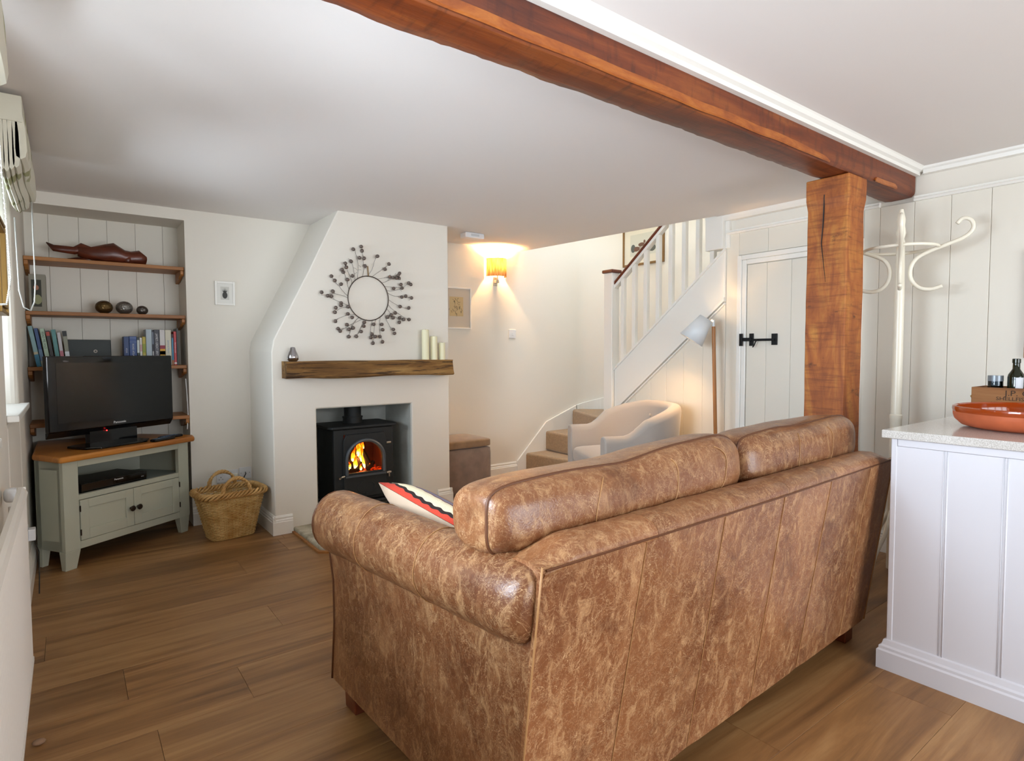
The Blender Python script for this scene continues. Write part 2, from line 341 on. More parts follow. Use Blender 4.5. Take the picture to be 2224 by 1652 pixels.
# floor: boards running along X
fl = struct('floor', B().box(XL-.4, 4.8, YF, 5.2, -.06, -.019), plain('sub_floor', '2a1c10', .9))
ys = []; yy = .918-.26*14
rowi = 0
while yy < 5.1:
    y0, y1 = yy, min(yy+.26, 5.1); xx = XL-.3-random.random()*1.6
    if abs(y0-2.0) < .14 or abs(y0-2.22) < .1: xx = .2-1.9*1
    if abs(y0-.918) < .05: xx = 1.73-1.9*1-0
    while xx < 4.75:
        L = 1.9 if abs(y0-.918) < .05 else random.choice((1.6, 1.9, 2.2)); a, b = max(xx, XL-.25), min(xx+L, 4.75)
        if b-a > .05 and y1 > YF:
            cx, cy = (a+b)/2, (max(y0, YF)+y1)/2; hw, hh = (b-a)/2-.0005, (y1-max(y0, YF))/2-.0004
            o = obj('plank', B().box(-hw, hw, -hh, hh, -.019, 0), M['floor'], fl, bevel=.0008, seg=1); o.location = (cx, cy, 0)
        xx += L
    yy += .26; rowi += 1
# ceiling with a stairwell opening, and the outer slab over everything
cl = B(); cl.prism([(XL-.3, 1.47), (XR+.02, 1.47), (XR+.02, 2.66), (3.92, 2.66), (3.69, YB), (XL-.3, YB)], CZ, CZ+.3)
cl.box(XL-.3, XR+.02, YF-.1, 1.47, CZ2, CZ2+.25)
struct('ceiling', cl, M['ceil'])
# left wall with two deep window recesses
wl = B()
W1 = (3.12, 3.86, .985, 1.98); W2 = (.35, 2.25, .985, 1.98); WX = -.58
wl.box(WX, XL, YF-.1, W2[0], 0, 2.5); wl.box(WX, XL, W2[1], W1[0], 0, 2.5); wl.box(WX, XL, W1[1], 5.3, 0, 2.5)
for a in (W1, W2): wl.box(WX, XL, a[0], a[1], 0, a[2]-.02); wl.box(WX, XL, a[0], a[1], a[3]+.12, 2.5)
struct('wall_left', wl, M['wall'], bevel=.03, seg=3)
# back wall with alcove (x -.2..0.69)
AX = .69
wb = B(); wb.prism([(AX, 0), (1.2, 0), (1.2, CZ+.2), (XL-.02, CZ+.2), (XL-.02, 2.178), (AX, 2.178)], YB, YA+.1, 'y')
pl = [(1.2, YB), (4.45, YB)]+[(4.45+.3*sin(a), YB-.3+.3*cos(a)) for a in [pi/2*i/10 for i in range(1, 11)]]+[(4.75, .6), (4.95, .6), (4.95, 5.0), (1.2, 5.0)]
wb.prism(pl, 0, 4.5)
struct('wall_back', wb, M['wall'], smooth='auto')
alc = struct('wall_alcove', B().box(XL-.3, AX+.1, YA+.02, YA+.08, 0, 2.3), M['panel'])
gx = [XL-.02, -.074, .092, .253, .422, .593, AX+.02]
for a, b in zip(gx, gx[1:]):
    obj('board', B().box(a+.0006, b-.0006, YA, YA+.02, 0, 2.2), M['panel'], alc, bevel=.0014)
# front wall behind the camera, with glazed doors opening
wf = B(); wf.box(XL-.3, .3, YF-.1, YF, 0, 2.4); wf.box(3.5, XR+.1, YF-.1, YF, 0, 2.4); wf.box(.3, 3.5, YF-.1, YF, 2.15, 2.4)
struct('wall_front', wf, M['wall'])
# chimney breast: raked left shoulder, fire opening
CY = 4.15; cxr = 2.485; ox0, ox1, oz = 1.396, 2.144, .848
ch = B()
ch.prism([(1.10, 0), (ox0, 0), (ox0, oz), (ox1, oz), (ox1, 0), (cxr, 0), (cxr, CZ+.02), (1.585, CZ+.02), (1.37, 1.83), (1.115, 1.33), (1.10, 1.25)], CY, YB+.01, 'y')
cb = struct('wall_chimney', ch, M['wall'], bevel=.008, seg=2)
# smooth plaster run from the left side of the breast to the back wall, following the rake
# sooty fire recess lining
fr = B(); fr.box(ox0-.004, ox0+.004, CY+.02, 4.74, 0, oz); fr.box(ox1-.004, ox1+.004, CY+.02, 4.74, 0, oz); fr.box(ox0, ox1, 4.62, 4.66, 0, oz); fr.box(ox0, ox1, CY+.01, 4.65, oz-.004, oz+.004)
obj('recess_lining', fr, M['soot'], cb)
# right wall: boards below a rail, plain above (front of stairs)
wr = struct('wall_right', B().box(XR+.014, XR+.1, YF, 2.61, 0, CZ2+.1), M['wall'])
DY0, DY1, DZ = 1.72, 2.435, 1.875
gy = [YF, -2.3, -2.1, -1.9, -1.72, -1.54, -1.36, -1.18, -1.0, -.82, -.64, -.46, -.28, -.1, .09, .27, .455, .64, .826, 1.012, 1.194, 1.375, 1.558, 1.65]
for a, b in zip(gy, gy[1:]): obj('board', B().box(XR, XR+.014, a+.0006, b-.0006, .12, 2.115), M['panel'], wr, bevel=.0025)
obj('board', B().box(XR, XR+.014, 2.505, 2.61, .0, 2.115), M['panel'], wr, bevel=.003)
for a, b in ((1.65, 1.95), (1.95, 2.28), (2.28, 2.505)): obj('board', B().box(XR, XR+.014, a+.0006, b-.0006, 1.95, 2.115), M['panel'], wr, bevel=.0025)
# picture rail, cornices
def moulding(name, path_axis, a, b, prof, m_=M['trim'], **k):
    bb = B(); bb.prism(prof, a, b, path_axis); return struct(name, bb, m_, **k)
moulding('trim_1', 'y', YF, 1.375, [(XR+.014, 2.112), (XR-.016, 2.114), (XR-.022, 2.124), (XR-.012, 2.134), (XR-.018, 2.142), (XR+.014, 2.146)])
moulding('trim_2', 'y', 1.56, 2.61, [(XR+.014, 2.112), (XR-.016, 2.114), (XR-.022, 2.124), (XR-.012, 2.134), (XR-.018, 2.142), (XR+.014, 2.146)])
moulding('trim_3', 'y', YF, 1.33, [(XR+.014, CZ2-.042), (XR-.022, CZ2-.04), (XR-.026, CZ2-.02), (XR-.034, CZ2-.012), (XR-.036, CZ2+.002), (XR+.014, CZ2+.002)])
moulding('trim_4', 'x', XL-.01, XR, [(1.38, CZ2-.044), (1.352, CZ2-.043), (1.348, CZ2-.028), (1.334, CZ2-.020), (1.326, CZ2-.006), (1.318, CZ2+.002), (1.38, CZ2+.002)])
moulding('trim_5', 'y', 1.56, 2.77, [(XR+.05, CZ-.04), (XR-.03, CZ-.038), (XR-.04, CZ-.02), (XR-.048, CZ+.002), (XR+.05, CZ+.002)])
# door with architrave
dr = sempty('door_1')
for a, b in ((DY0, 1.925), (1.925, 2.104), (2.104, 2.282), (2.282, DY1)): obj('plank', B().box(XR-.004, XR+.02, a+.0006, b-.0006, .008, DZ-.004), M['panel'], dr, bevel=.0025)
ar = B()
for (o_, w_, x_) in ((0, .035, -.012), (.035, .035, -.02)):
    ar.box(XR+x_, XR+.014, DY1+o_+.004, DY1+o_+w_+.004, 0, DZ+o_+w_); ar.box(XR+x_, XR+.014, DY0-o_-w_-.004, DY0-o_-.004, 0, DZ+o_+w_); ar.box(XR+x_, XR+.014, DY0-o_-.004, DY1+o_+.004, DZ+o_, DZ+o_+w_)
struct('trim_6', ar, M['trim'], bevel=.005)
lt = B(); lz = 1.325
lt.box(XR-.036, XR-.026, 2.45, 2.475, lz-.045, lz+.045); lt.box(XR-.018, XR-.004, 2.375, 2.405, lz-.045, lz+.045); lt.box(XR-.018, XR-.004, 2.195, 2.235, lz-.04, lz+.04)
lt.box(XR-.030, XR-.018, 2.21, 2.47, lz-.011, lz+.006); lt.tube([(XR-.03, 2.33, lz), (XR-.05, 2.335, lz-.015), (XR-.05, 2.345, lz-.04), (XR-.045, 2.36, lz-.055)], .005, 6)
lt.box(XR-.028, XR-.016, 2.39, 2.46, lz-.006, lz+.014); lt.tube([(XR-.035, 2.39, lz), (XR-.016, 2.39, lz)], .013, 10)
obj('latch', lt, M['ironb'], dr, bevel=.002, label='black iron thumb latch')
# baseboards
def skirt(name, p0, p1, nrm, h=.13, **k):
    p0, p1, n = Vector((*p0, 0)), Vector((*p1, 0)), Vector((*nrm, 0)); d = (p1-p0); L = d.length; dn = d/L
    pr = [(0, 0), (.020, 0), (.020, h*.66), (.016, h*.70), (.016, h*.76), (.010, h*.82), (.012, h*.9), (.006, h), (0, h)]
    bb = B(); bb.prism(pr, 0, L, 'x'); bb.v = [tuple(p0+dn*v[0]+n*v[1]+Vector((0, 0, v[2]))) for v in bb.v]
    return struct(name, bb, M['trim'], **k)
skirt('baseboard_left', (XL, 2.75), (XL, YB), (1, 0)); skirt('baseboard_back', (AX, YB), (1.1, YB), (0, -1))
skirt('baseboard_chimney_side', (1.10, YB), (1.10, CY-.018), (-1, 0)); skirt('baseboard_chimney_left', (1.082, CY), (1.215, CY), (0, -1))
skirt('baseboard_chimney_right', (2.37, CY), (2.503, CY), (0, -1)); skirt('baseboard_chimney_end', (cxr, CY-.018), (cxr, YB), (1, 0))
skirt('baseboard_stair_wall', (2.49, YB), (3.63, YB), (0, -1)); skirt('baseboard_right', (XR, 1.65), (XR, -1.0), (-1, 0))
# sill parts + windows
def window(name, W, sash):
    y0, y1, z0, z1 = W; wn = sempty(name)
    f = B(); x0, x1 = WX+.02, WX+.06
    for (a, b, c, d) in ((y0, y0+.05, z0, z1+.1), (y1-.05, y1, z0, z1+.1), (y0, y1, z0, z0+.05), (y0, y1, z1+.05, z1+.1)): f.box(x0, x1, a, b, c, d)
    for i in range(1, sash): yc = y0+(y1-y0)*i/sash; f.box(x0, x1, yc-.02, yc+.02, z0, z1+.1)
    f.box(x0, x1, y0, y1, (z0+z1)/2-.015, (z0+z1)/2+.015)
    obj('window_frame', f, M['trim'], wn, bevel=.004); obj('pane', B().box(WX+.035, WX+.04, y0+.03, y1-.03, z0+.03, z1+.08), M['glass'], wn)
    s_ = B(); s_.prism([(WX, y0+.001), (XL+.001, y0+.001), (XL+.001, y0-.04), (-.16, y0-.04), (-.16, y1+.04), (XL+.001, y1+.04), (XL+.001, y1-.001), (WX, y1-.001)], z0-.018, z0+.008)
    obj('window_sill', s_, M['trim'], wn, bevel=.004)
window('window_1', W1, 2); window('window_2', W2, 3)
gd = sempty('door_2'); g_ = B()
for i in range(5): x = .3+3.2*i/4; g_.box(x-.05 if i else x, x+.05 if i < 4 else x, YF-.08, YF-.03, 0, 2.15)
g_.box(.3, 3.5, YF-.08, YF-.03, 0, .12); g_.box(.3, 3.5, YF-.08, YF-.03, 2.08, 2.15); g_.box(.3, 3.5, YF-.08, YF-.03, 1.0, 1.04)
obj('door_frame', g_, M['trim'], gd); obj('pane', B().box(.33, 3.47, YF-.06, YF-.055, .1, 2.1), M['glass'], gd)
# upper stairwell: end wall, roof with skylight opening
us = B(); us.box(3.5, 4.95, .5, .6, 2.3, 4.5); us.box(3.45, 3.5, .5, 5.0, 2.5, 4.5); us.box(4.02, 4.95, .55, .62, 0, 2.4)
us.box(3.45, 4.95, .5, 2.3, 4.4, 4.45); us.box(3.45, 4.95, 4.5, 5.0, 4.4, 4.45); us.box(3.45, 3.95, 2.3, 4.5, 4.4, 4.45); us.box(4.7, 4.95, 2.3, 4.5, 4.4, 4.45)
struct('wall_stairwell', us, M['wall'])

# ================================================================== beam and post
def wobble(o, amp, sc, seed=0, ax=(1, 1, 1)):
    for v in o.data.vertices:
        n_ = noise.noise_vector(Vector(v.co)*sc+Vector((seed, seed, seed))); v.co += Vector((n_.x*ax[0], n_.y*ax[1], n_.z*ax[2]))*amp
def gridbeam(x0, x1, prof, n):
    bb = B(); k = len(prof)
    for i in range(n+1):
        x = x0+(x1-x0)*i/n; bb.v += [(x, p[0], p[1]) for p in prof]
    for i in range(n):
        for j in range(k): bb.f.append((i*k+j, i*k+(j+1) % k, (i+1)*k+(j+1) % k, (i+1)*k+j))
    bb.f += [tuple(range(k))[::-1], tuple(range(n*k, n*k+k))]; return bb
bz = 2.137
bp = [(1.375, CZ2+.02), (1.375, bz+.035), (1.379, bz+.018), (1.392, bz+.004), (1.44, bz), (1.50, bz), (1.535, bz+.004), (1.552, bz+.018), (1.558, bz+.06), (1.56, CZ+.05)]
bo = obj('ceiling_beam', gridbeam(XL-.1, XR-.001, bp, 150), M['beam'], smooth='auto', label='long orange-brown oak ceiling beam resting on the square timber post', cat='beam')
for v in bo.data.vertices:
    if v.co.z < CZ2:
        n_ = noise.noise_vector(Vector((v.co.x*6, v.co.y*9, 3))); n2 = noise.noise(Vector((v.co.x*26, 7, v.co.z*20)))
        if v.co.y > 1.52: v.co.y += n_.y*.008+n2*.006; v.co.z += n_.z*.005
        elif v.co.z < bz+.02: v.co.z += n_.z*.003
M['sap'] = wood('sapwood_edge', '85400f', 'a3571c', 'b9702a', 'X', 9, 3, .45, .5, rnd=False)
for (xa, xb, yy_, za, zb_) in ((XL, 2.95, 1.3735, .010, .040), (3.46, 3.74, 1.3735, .006, .028)):
    sb_ = B(); n = 60
    for i in range(n+1):
        x = xa+(xb-xa)*i/n; w_ = min(1, i/4, (n-i)/6)*.5+.5*(min(i, n-i) > 0); nz_ = noise.noise(Vector((x*5, 1, 1)))*.006
        sb_.v += [(x, yy_+.004, bz+za-.002+nz_), (x, yy_-.0005, bz+za+.003+nz_), (x, yy_-.0005, bz+za+(zb_-za)*max(w_, .1)+nz_), (x, yy_+.006, bz+za+(zb_-za)*max(w_, .1)+.002+nz_)]
    for i in range(n):
        for j in range(3): sb_.f.append((i*4+j, i*4+j+1, i*4+5+j, i*4+4+j))
    obj('sapwood_edge', sb_, M['sap'], bo, smooth='auto')
px0, px1, py0, py1 = 3.17, 3.362, 1.385, 1.59
pb = B(); k = 40
for i in range(k+1):
    z = (bz-.001)*i/k; fl_ = .0
    if z > bz-.14: fl_ = .006
    pb.v += [(px0-fl_, py0-fl_, z), (px1+fl_, py0-fl_, z), (px1+fl_, py1+fl_, z), (px0-fl_, py1+fl_, z)]
for i in range(k):
    for j in range(4): pb.f.append((i*4+j, i*4+(j+1) % 4, i*4+4+(j+1) % 4, i*4+4+j))
pb.f += [(3, 2, 1, 0), tuple(range(4*k, 4*k+4))]
po = thing('oak_post', 'square orange oak post with knots and a long crack holding up the beam', 'post')
p_ = obj('timber', pb, M['post'], po, bevel=.006); wobble(p_, .004, 7, 3, (1, 1, 0))
crk = B(); crk.tube([(px0-.004, 1.50, 2.05), (px0-.003, 1.505, 1.9), (px0-.003, 1.512, 1.8), (px0-.002, 1.50, 1.7), (px0-.001, 1.488, 1.6)], .0028, 5, rfun=lambda t: .0035*(1-t)+.0008)
obj('crack', crk, cm('1c0d05'), po)

# ================================================================== staircase
st = thing('staircase', 'white painted staircase with beige carpeted treads beside the back wall', 'staircase')
NP = (3.95, 3.785)
def step(poly, z0, z1):
    bb = B(); bb.prism(poly, z0, z1); obj('step', bb, M['carpet'], st, bevel=.022, seg=4, smooth='auto')
step([(3.74, 4.745), (3.81, 4.30), (3.87, 3.80), (4.745, 3.80), (4.745, 4.5), (4.5, 4.745)], 0, .205)
step([(4.01, 4.745), (3.99, 4.3), (3.96, 3.795), (4.745, 3.795), (4.745, 4.5), (4.5, 4.745)], .206, .41)
step([(4.40, 4.745), (4.2, 4.3), (4.0, 3.795), (4.745, 3.795), (4.745, 4.5), (4.5, 4.735)], .411, .615)
for i in range(9):
    y1 = 3.79-.245*i; step([(4.03, y1-.245-.02), (4.745, y1-.245-.02), (4.745, y1), (4.03, y1)], .42+.2*i, .62+.2*(i+1))
# wall string on the back wall
ws = B(); ws.prism([(3.63, 0), (3.63, .135), (4.02, .51), (4.45, .66), (4.45, 0)], YB-.022, YB-.002, 'y')

n_s = 12
for i in range(n_s+1):
    a = pi/2*i/n_s; zt_s = .66+.11*i/n_s
    for r_ in (.274, .298):
        for z in (.1, zt_s): ws.v.append((4.45+r_*sin(a), 4.45+r_*cos(a), z))
o_s = len(ws.v)-4*(n_s+1)
for i in range(n_s):
    q = o_s+4*i; ws.f += [(q, q+4, q+5, q+1), (q+1, q+5, q+7, q+3), (q+2, q+3, q+7, q+6)]
ws.prism([(4.45, .1), (4.45, .77), (3.7, 1.30), (3.7, .1)], 4.726, 4.748, 'x')
obj('wall_string', ws, M['trim'], st, bevel=.004)
sp_ = B(); sp_.prism([(3.73, .717), (3.73, 1.076), (2.61, 2.0), (2.61, 1.64)], XR-.02, XR+.03, 'x')
obj('stringer', sp_, M['trim'], st, bevel=.005)
cp = B(); cp.prism([(3.73, 1.07), (3.73, 1.092), (2.61, 2.016), (2.61, 1.994)], XR-.034, XR+.044, 'x'); cp.prism([(3.74, .69), (3.74, .717), (2.61, 1.65), (2.61, 1.62)], XR-.030, XR+.01, 'x'); cp.prism([(3.74, .66), (3.74, .675), (2.61, 1.61), (2.61, 1.595)], XR-.022, XR+.01, 'x')
obj('stringer_capping', cp, M['trim'], st, bevel=.003)
nw = B(); nw.box(3.95, 4.05, 3.735, 3.835, 0, 1.955); obj('newel_post', nw, M['trim'], st, bevel=.005)
nc = B(); nc.box(3.935, 4.065, 3.72, 3.85, 1.955, 1.985); obj('newel_cap', nc, M['mahog'], st, bevel=.008)
nd = B(); nd.box(3.95, 4.05, 2.615, 2.765, 2.01, 2.6); obj('upper_newel', nd, M['trim'], st, bevel=.005)
hr = B(); slope = (2.303-1.857)/(3.733-3.185)
def hz(y): return 1.845+(3.735-y)*slope
hr.prism([(3.735, hz(3.735)), (3.735, hz(3.735)+.035), (2.6, hz(2.6)+.035), (2.6, hz(2.6))], 3.97, 4.04, 'x'); obj('handrail', hr, M['mahog'], st, bevel=.012, seg=3)
hf = B(); hf.prism([(3.735, hz(3.735)-.03), (3.735, hz(3.735)), (2.6, hz(2.6)), (2.6, hz(2.6)-.03)], 3.98, 4.03, 'x'); obj('handrail_fillet', hf, M['trim'], st)
for i in range(9):
    y = 3.645-.131*i; z0 = 1.08+(3.73-y)*.825
    obj('baluster', B().box(3.985, 4.025, y-.018, y+.018, z0, hz(y)-.02), M['trim'], st, bevel=.002, seg=1)
uy = [3.735, 3.50, 3.327, 3.161, 2.99, 2.811, 2.612]
for a, b in zip(uy[::-1], uy[::-1][1:]):
    za = lambda y: max(.70+(3.73-y)*.83, .05)
    obj('under_stair_board', B().prism([(a+.0006, .12), (b-.0006, .12), (b-.0006, za(b)), (a+.0006, za(a))], XR+.0, XR+.014, 'x'), M['panel'], st, bevel=.003)
skirt('baseboard_stair', (XR, 3.735), (XR, 2.61), (-1, 0), .12)
# carpet runner lip is part of the steps

# ================================================================== fireplace things
def rough_beam(x0, x1, y0, y1, z0, z1, amp, n=60):
    pr = [(y0, z0+.012), (y0+.01, z0), ((y0+y1)/2, z0-.002), (y1, z0), (y1, z1), ((y0+y1)/2, z1), (y0+.012, z1), (y0, z1-.012), (y0-.003, (z0+z1)/2+.015), (y0+.002, (z0+z1)/2-.02)]
    return gridbeam(x0, x1, pr, n)
mo = obj('mantel_beam', rough_beam(1.165, 2.462, 4.035, CY-.001, 1.068, 1.184, .004, 110), M['mantel'], smooth='auto', label='rough dark oak mantel beam across the chimney breast', cat='mantel')
for v in mo.data.vertices:
    n_ = noise.noise_vector(Vector((v.co.x*4, v.co.y*25, v.co.z*28)))
    if v.co.y < CY-.01: v.co.y += n_.y*.012+noise.noise(Vector((v.co.x*1.7, 3, v.co.z*9)))*.02
    v.co.z += n_.z*(.008 if v.co.z < 1.15 else .004)+(noise.noise(Vector((v.co.x*2.2, 8, 0)))*.010 if v.co.z < 1.15 else 0)
    if v.co.x > 2.44: v.co.x += n_.x*.02
ht = B(); ht.prism([(1.222, 4.66), (1.222, 3.62), (1.26, 3.585), (2.33, 3.60), (2.40, 3.66), (2.37, 4.13), (2.14, 4.16), (2.14, 4.66)], .0, .035)
hbm = bmesh.new(); me_ = bpy.data.meshes.new('t'); me_.from_pydata(ht.v, [], ht.f); hbm.from_mesh(me_)
he = obj('hearth', ht, M['stone'], bevel=.012, seg=3, label='worn grey stone hearth slab under the stove', cat='hearth')
hbm.free()
obj('hearth_edging', B().prism([(1.205, 4.13), (1.205, 3.60), (1.25, 3.565), (2.35, 3.58), (2.43, 3.65), (2.40, 3.66), (2.33, 3.6), (1.26, 3.585), (1.222, 3.62), (1.222, 4.13)], 0, .012), M['shelfw'], he)
# stove
sv = thing('wood_stove', 'black cast iron wood burning stove with arched glass door and lit fire', 'stove', (1.765, 4.36, .035))
sv.scale = (1, 1, 1)
# local: front at y=-.18
bw = .235
def arch(w_, z0, zs, n=14): return [(-w_, z0), (w_, z0)]+[(w_*cos(pi*i/n), zs+w_*.92*sin(pi*i/n)) for i in range(n+1)]
bd = B(); bd.box(-bw, bw, .15, .17, .10, .64); bd.box(-bw, -bw+.015, -.155, .17, .10, .64); bd.box(bw-.015, bw, -.155, .17, .10, .64); bd.box(-bw, bw, -.155, .17, .09, .11); bd.box(-bw, bw, -.155, .17, .625, .645)
obj('body', bd, M['iron'], sv, bevel=.006)
# front face with arched hole built as ring strips
def arch_ring(bb, w_in, z0i, zsi, outer, y0, y1, n=14):
    ai = arch(w_in, z0i, zsi, n); k = len(ai); ov = []
    for p in ai: ov.append(outer(p))
    for y in (y0, y1): bb.v += [(p[0], y, p[1]) for p in ai]+[(p[0], y, p[1]) for p in ov]
    o = len(bb.v)-4*k
    for j in range(k):
        j2 = (j+1) % k
        bb.f += [(o+j, o+j2, o+k+j2, o+k+j), (o+2*k+j, o+3*k+j, o+3*k+j2, o+2*k+j2), (o+j, o+2*k+j, o+2*k+j2, o+j2), (o+k+j, o+k+j2, o+3*k+j2, o+3*k+j)]
ff = B()
def outer_rect(p):
    x, z = p; zc = .42; dx, dz = x, z-zc; s_ = min(.19/abs(dx) if abs(dx) > 1e-6 else 9, (.19/abs(dz)) if abs(dz) > 1e-6 else 9); return (dx*s_, zc+dz*s_)
W_, Z0_, ZS_ = .135, .315, .415
def out_door(p):
    if p[1] <= Z0_+.001: return (.17 if p[0] > 0 else -.17, .262)
    a = atan2((p[1]-ZS_)/.92, p[0]); s_ = min(.17/max(abs(cos(a)), 1e-6), .187/max(abs(sin(a)), 1e-6)); return (s_*cos(a), ZS_+s_*sin(a))
ff = B(); ff.box(-bw, -.158, -.172, -.155, .10, .64); ff.box(.158, bw, -.172, -.155, .10, .64); ff.box(-.165, .165, -.172, -.155, .60, .64); ff.box(-.165, .165, -.172, -.155, .10, .13)
obj('front_plate', ff, M['iron'], sv, bevel=.004)
dd = B(); arch_ring(dd, W_, Z0_, ZS_, out_door, -.192, -.172)
dd.box(-.168, .168, -.192, -.172, .13, .27)
door = obj('stove_door', dd, M['iron'], sv, bevel=.003)
rg = B(); pts = [(-W_-.012, -.197, Z0_-.01)]+[((-W_-.012)*cos(pi*i/20), -.197, ZS_+(W_+.012)*.95*sin(pi*i/20)) for i in range(21)]+[(W_+.012, -.197, Z0_-.01)]
rg.tube(pts, .013, 8); rg.box(-.16, .16, -.205, -.19, .285, .30)
obj('door_rim', rg, cm('5b6166', .4, .5), door, smooth='auto')
ring = B(); ring.tube([(.07*cos(a), -.193, .20+.045*sin(a)) for a in [2*pi*i/24 for i in range(24)]], .003, 6, closed=True); ring.tube([(.0, -.19, .152), (0, -.205, .152)], .008, 8)
obj('air_disc', ring, M['iron'], door)
gl = B(); gl.prism(arch(W_+.003, Z0_-.003, ZS_), -.184, -.181, 'y'); obj('glass_pane', gl, M['stoveglass'], door)
hd = B(); hd.tube([(-.17, -.2, .30), (-.2, -.215, .30), (-.215, -.23, .295)], .008, 8); hd.tube([(.17, -.19, .29), (.205, -.19, .29)], .009, 8); hd.tube([(.17, -.19, .52), (.205, -.19, .52)], .009, 8); hd.tube([(.19, -.19, .255), (.19, -.19, .30)], .006, 8)
obj('door_furniture', hd, M['chrome'], door, label='nickel door handle and hinge pins', kind='stuff')
tp = B(); tp.prism([(-.275, -.15), (-.25, -.19), (.25, -.19), (.275, -.15), (.275, .17), (.25, .19), (-.25, .19), (-.275, .17)], .645, .665); obj('top_plate', tp, M['iron'], sv, bevel=.006)
ba = B(); ba.box(-.24, .24, -.19, .17, .075, .095); ba.tube([(-.22, -.205, .088), (.22, -.205, .088)], .014, 8); obj('base_plate', ba, M['iron'], sv, bevel=.004)
for sx in (-1, 1):
    for sy in (-.15, .13): obj('leg', B().prism([(sx*.23-.02, 0.0), (sx*.23+.02, 0.0), (sx*.215+.025, .076), (sx*.215-.025, .076)], sy-.02, sy+.02, 'y'), M['iron'], sv, bevel=.004)
fp = B(); fp.cyl((0, .05), .065, .665, .815, 24); obj('flue_pipe', fp, M['iron'], sv, smooth='auto')
fc = B(); fc.cyl((0, .05), .074, .665, .71, 24); fc.cyl((0, .05), .078, .705, .713, 24); obj('flue_collar', fc, M['iron'], sv, smooth='auto')
fb = B(); fb.box(-.2, .2, .12, .145, .12, .6); fb.box(-.218, -.2, -.14, .12, .12, .6); fb.box(.2, .218, -.14, .12, .12, .6); obj('firebrick', fb, M['firebrick'], sv)
gb = B(); gb.box(-.2, .2, -.15, .13, .27, .30); obj('ember_bed', gb, M['ember'], sv); wob = sv.children[-1]
for (a, b, r_) in (((-.12, -.06, .32), (-.0, .05, .46), .022), ((.10, -.05, .31), (.035, .05, .50), .024), ((-.02, -.08, .31), (.03, .05, .43), .02), ((-.1, .04, .31), (.12, .06, .32), .024), ((.06, -.09, .315), (.14, .0, .34), .02), ((-.14, -.09, .31), (-.04, -.1, .312), .018)):
    obj('log', B().tube([a, tuple((Vector(a)+Vector(b))/2+Vector((.004, 0, .003))), b], r_, 8), M['logw'], sv, smooth='auto')
random.seed(3)
def flame_mesh(x, y, z, h, w_, lean, seed):
    bb = B(); n = 12; pts = []; rs = []
    for i in range(n+1):
        t_ = i/n; pts.append((x+lean*t_+sin(t_*7+seed)*w_*.5*t_, y+sin(t_*5+seed*2)*.008, z+h*t_)); rs.append(w_*(sin(pi*(t_**.6))*.9+.08)*(1-t_*.35)+.0006)
    bb.tube(pts, rs, 8); return bb
for i, (x, y, z, h, w_, ln) in enumerate(((-.03, -.07, .315, .12, .018, .005), (-.035, -.02, .37, .11, .02, .02), (.04, -.02, .36, .16, .02, -.01), (.02, 0, .40, .14, .02, .0), (.055, -.05, .31, .17, .012, -.04), (.035, .02, .43, .11, .022, .005), (-.07, -.06, .315, .07, .012, -.01), (.0, -.09, .31, .05, .01, .01), (-.015, -.03, .32, .09, .016, -.01), (.085, -.06, .31, .04, .01, 0), (-.09, -.09, .31, .045, .009, -.02), (.06, .01, .44, .09, .014, .01))):
    obj('flame', flame_mesh(x, y, z, h, w_, ln, i*1.7), M['flame'], sv, smooth=True)
point('fire_light', (1.775, 4.33, .43), 2.2, (1, .35, .08), .05)
# mantel ornaments
pe = B(); pe.lathe([(0.001, 0), (.025, .001), (.036, .012), (.038, .03), (.030, .055), (.020, .075), (.018, .088), (.014, .096), (.001, .098)], 24)
o = obj('pear_ornament', pe, M['silver'], smooth=True, label='small silver pear ornament at the left end of the mantel', cat='ornament'); o.location = (1.222, 4.085, 1.184)
for x, h, w_, lb in ((2.235, .235, .028, 'tallest'), (2.31, .185, .027, 'middle height'), (2.383, .135, .025, 'shortest')):
    cnd = thing('pillar_candle', '', 'candle', (x, 4.085, 1.184), group='pillar candles on the mantel')
    cnd['label'] = {'tallest': 'tallest of three ivory pillar candles on the mantel', 'middle height': 'middle-height ivory pillar candle between two others on the mantel', 'shortest': 'shortest of three ivory pillar candles at the mantel end'}[lb]
    obj('wax', B().lathe([(.001, 0), (w_, 0), (w_, h-.003), (w_-.004, h), (w_-.008, h-.006), (.001, h-.008)], 24), M['candle'], cnd, smooth='auto')
    obj('wick', B().tube([(0, 0, h-.009), (.001, 0, h+.004)], .001, 5), M['ink'], cnd)
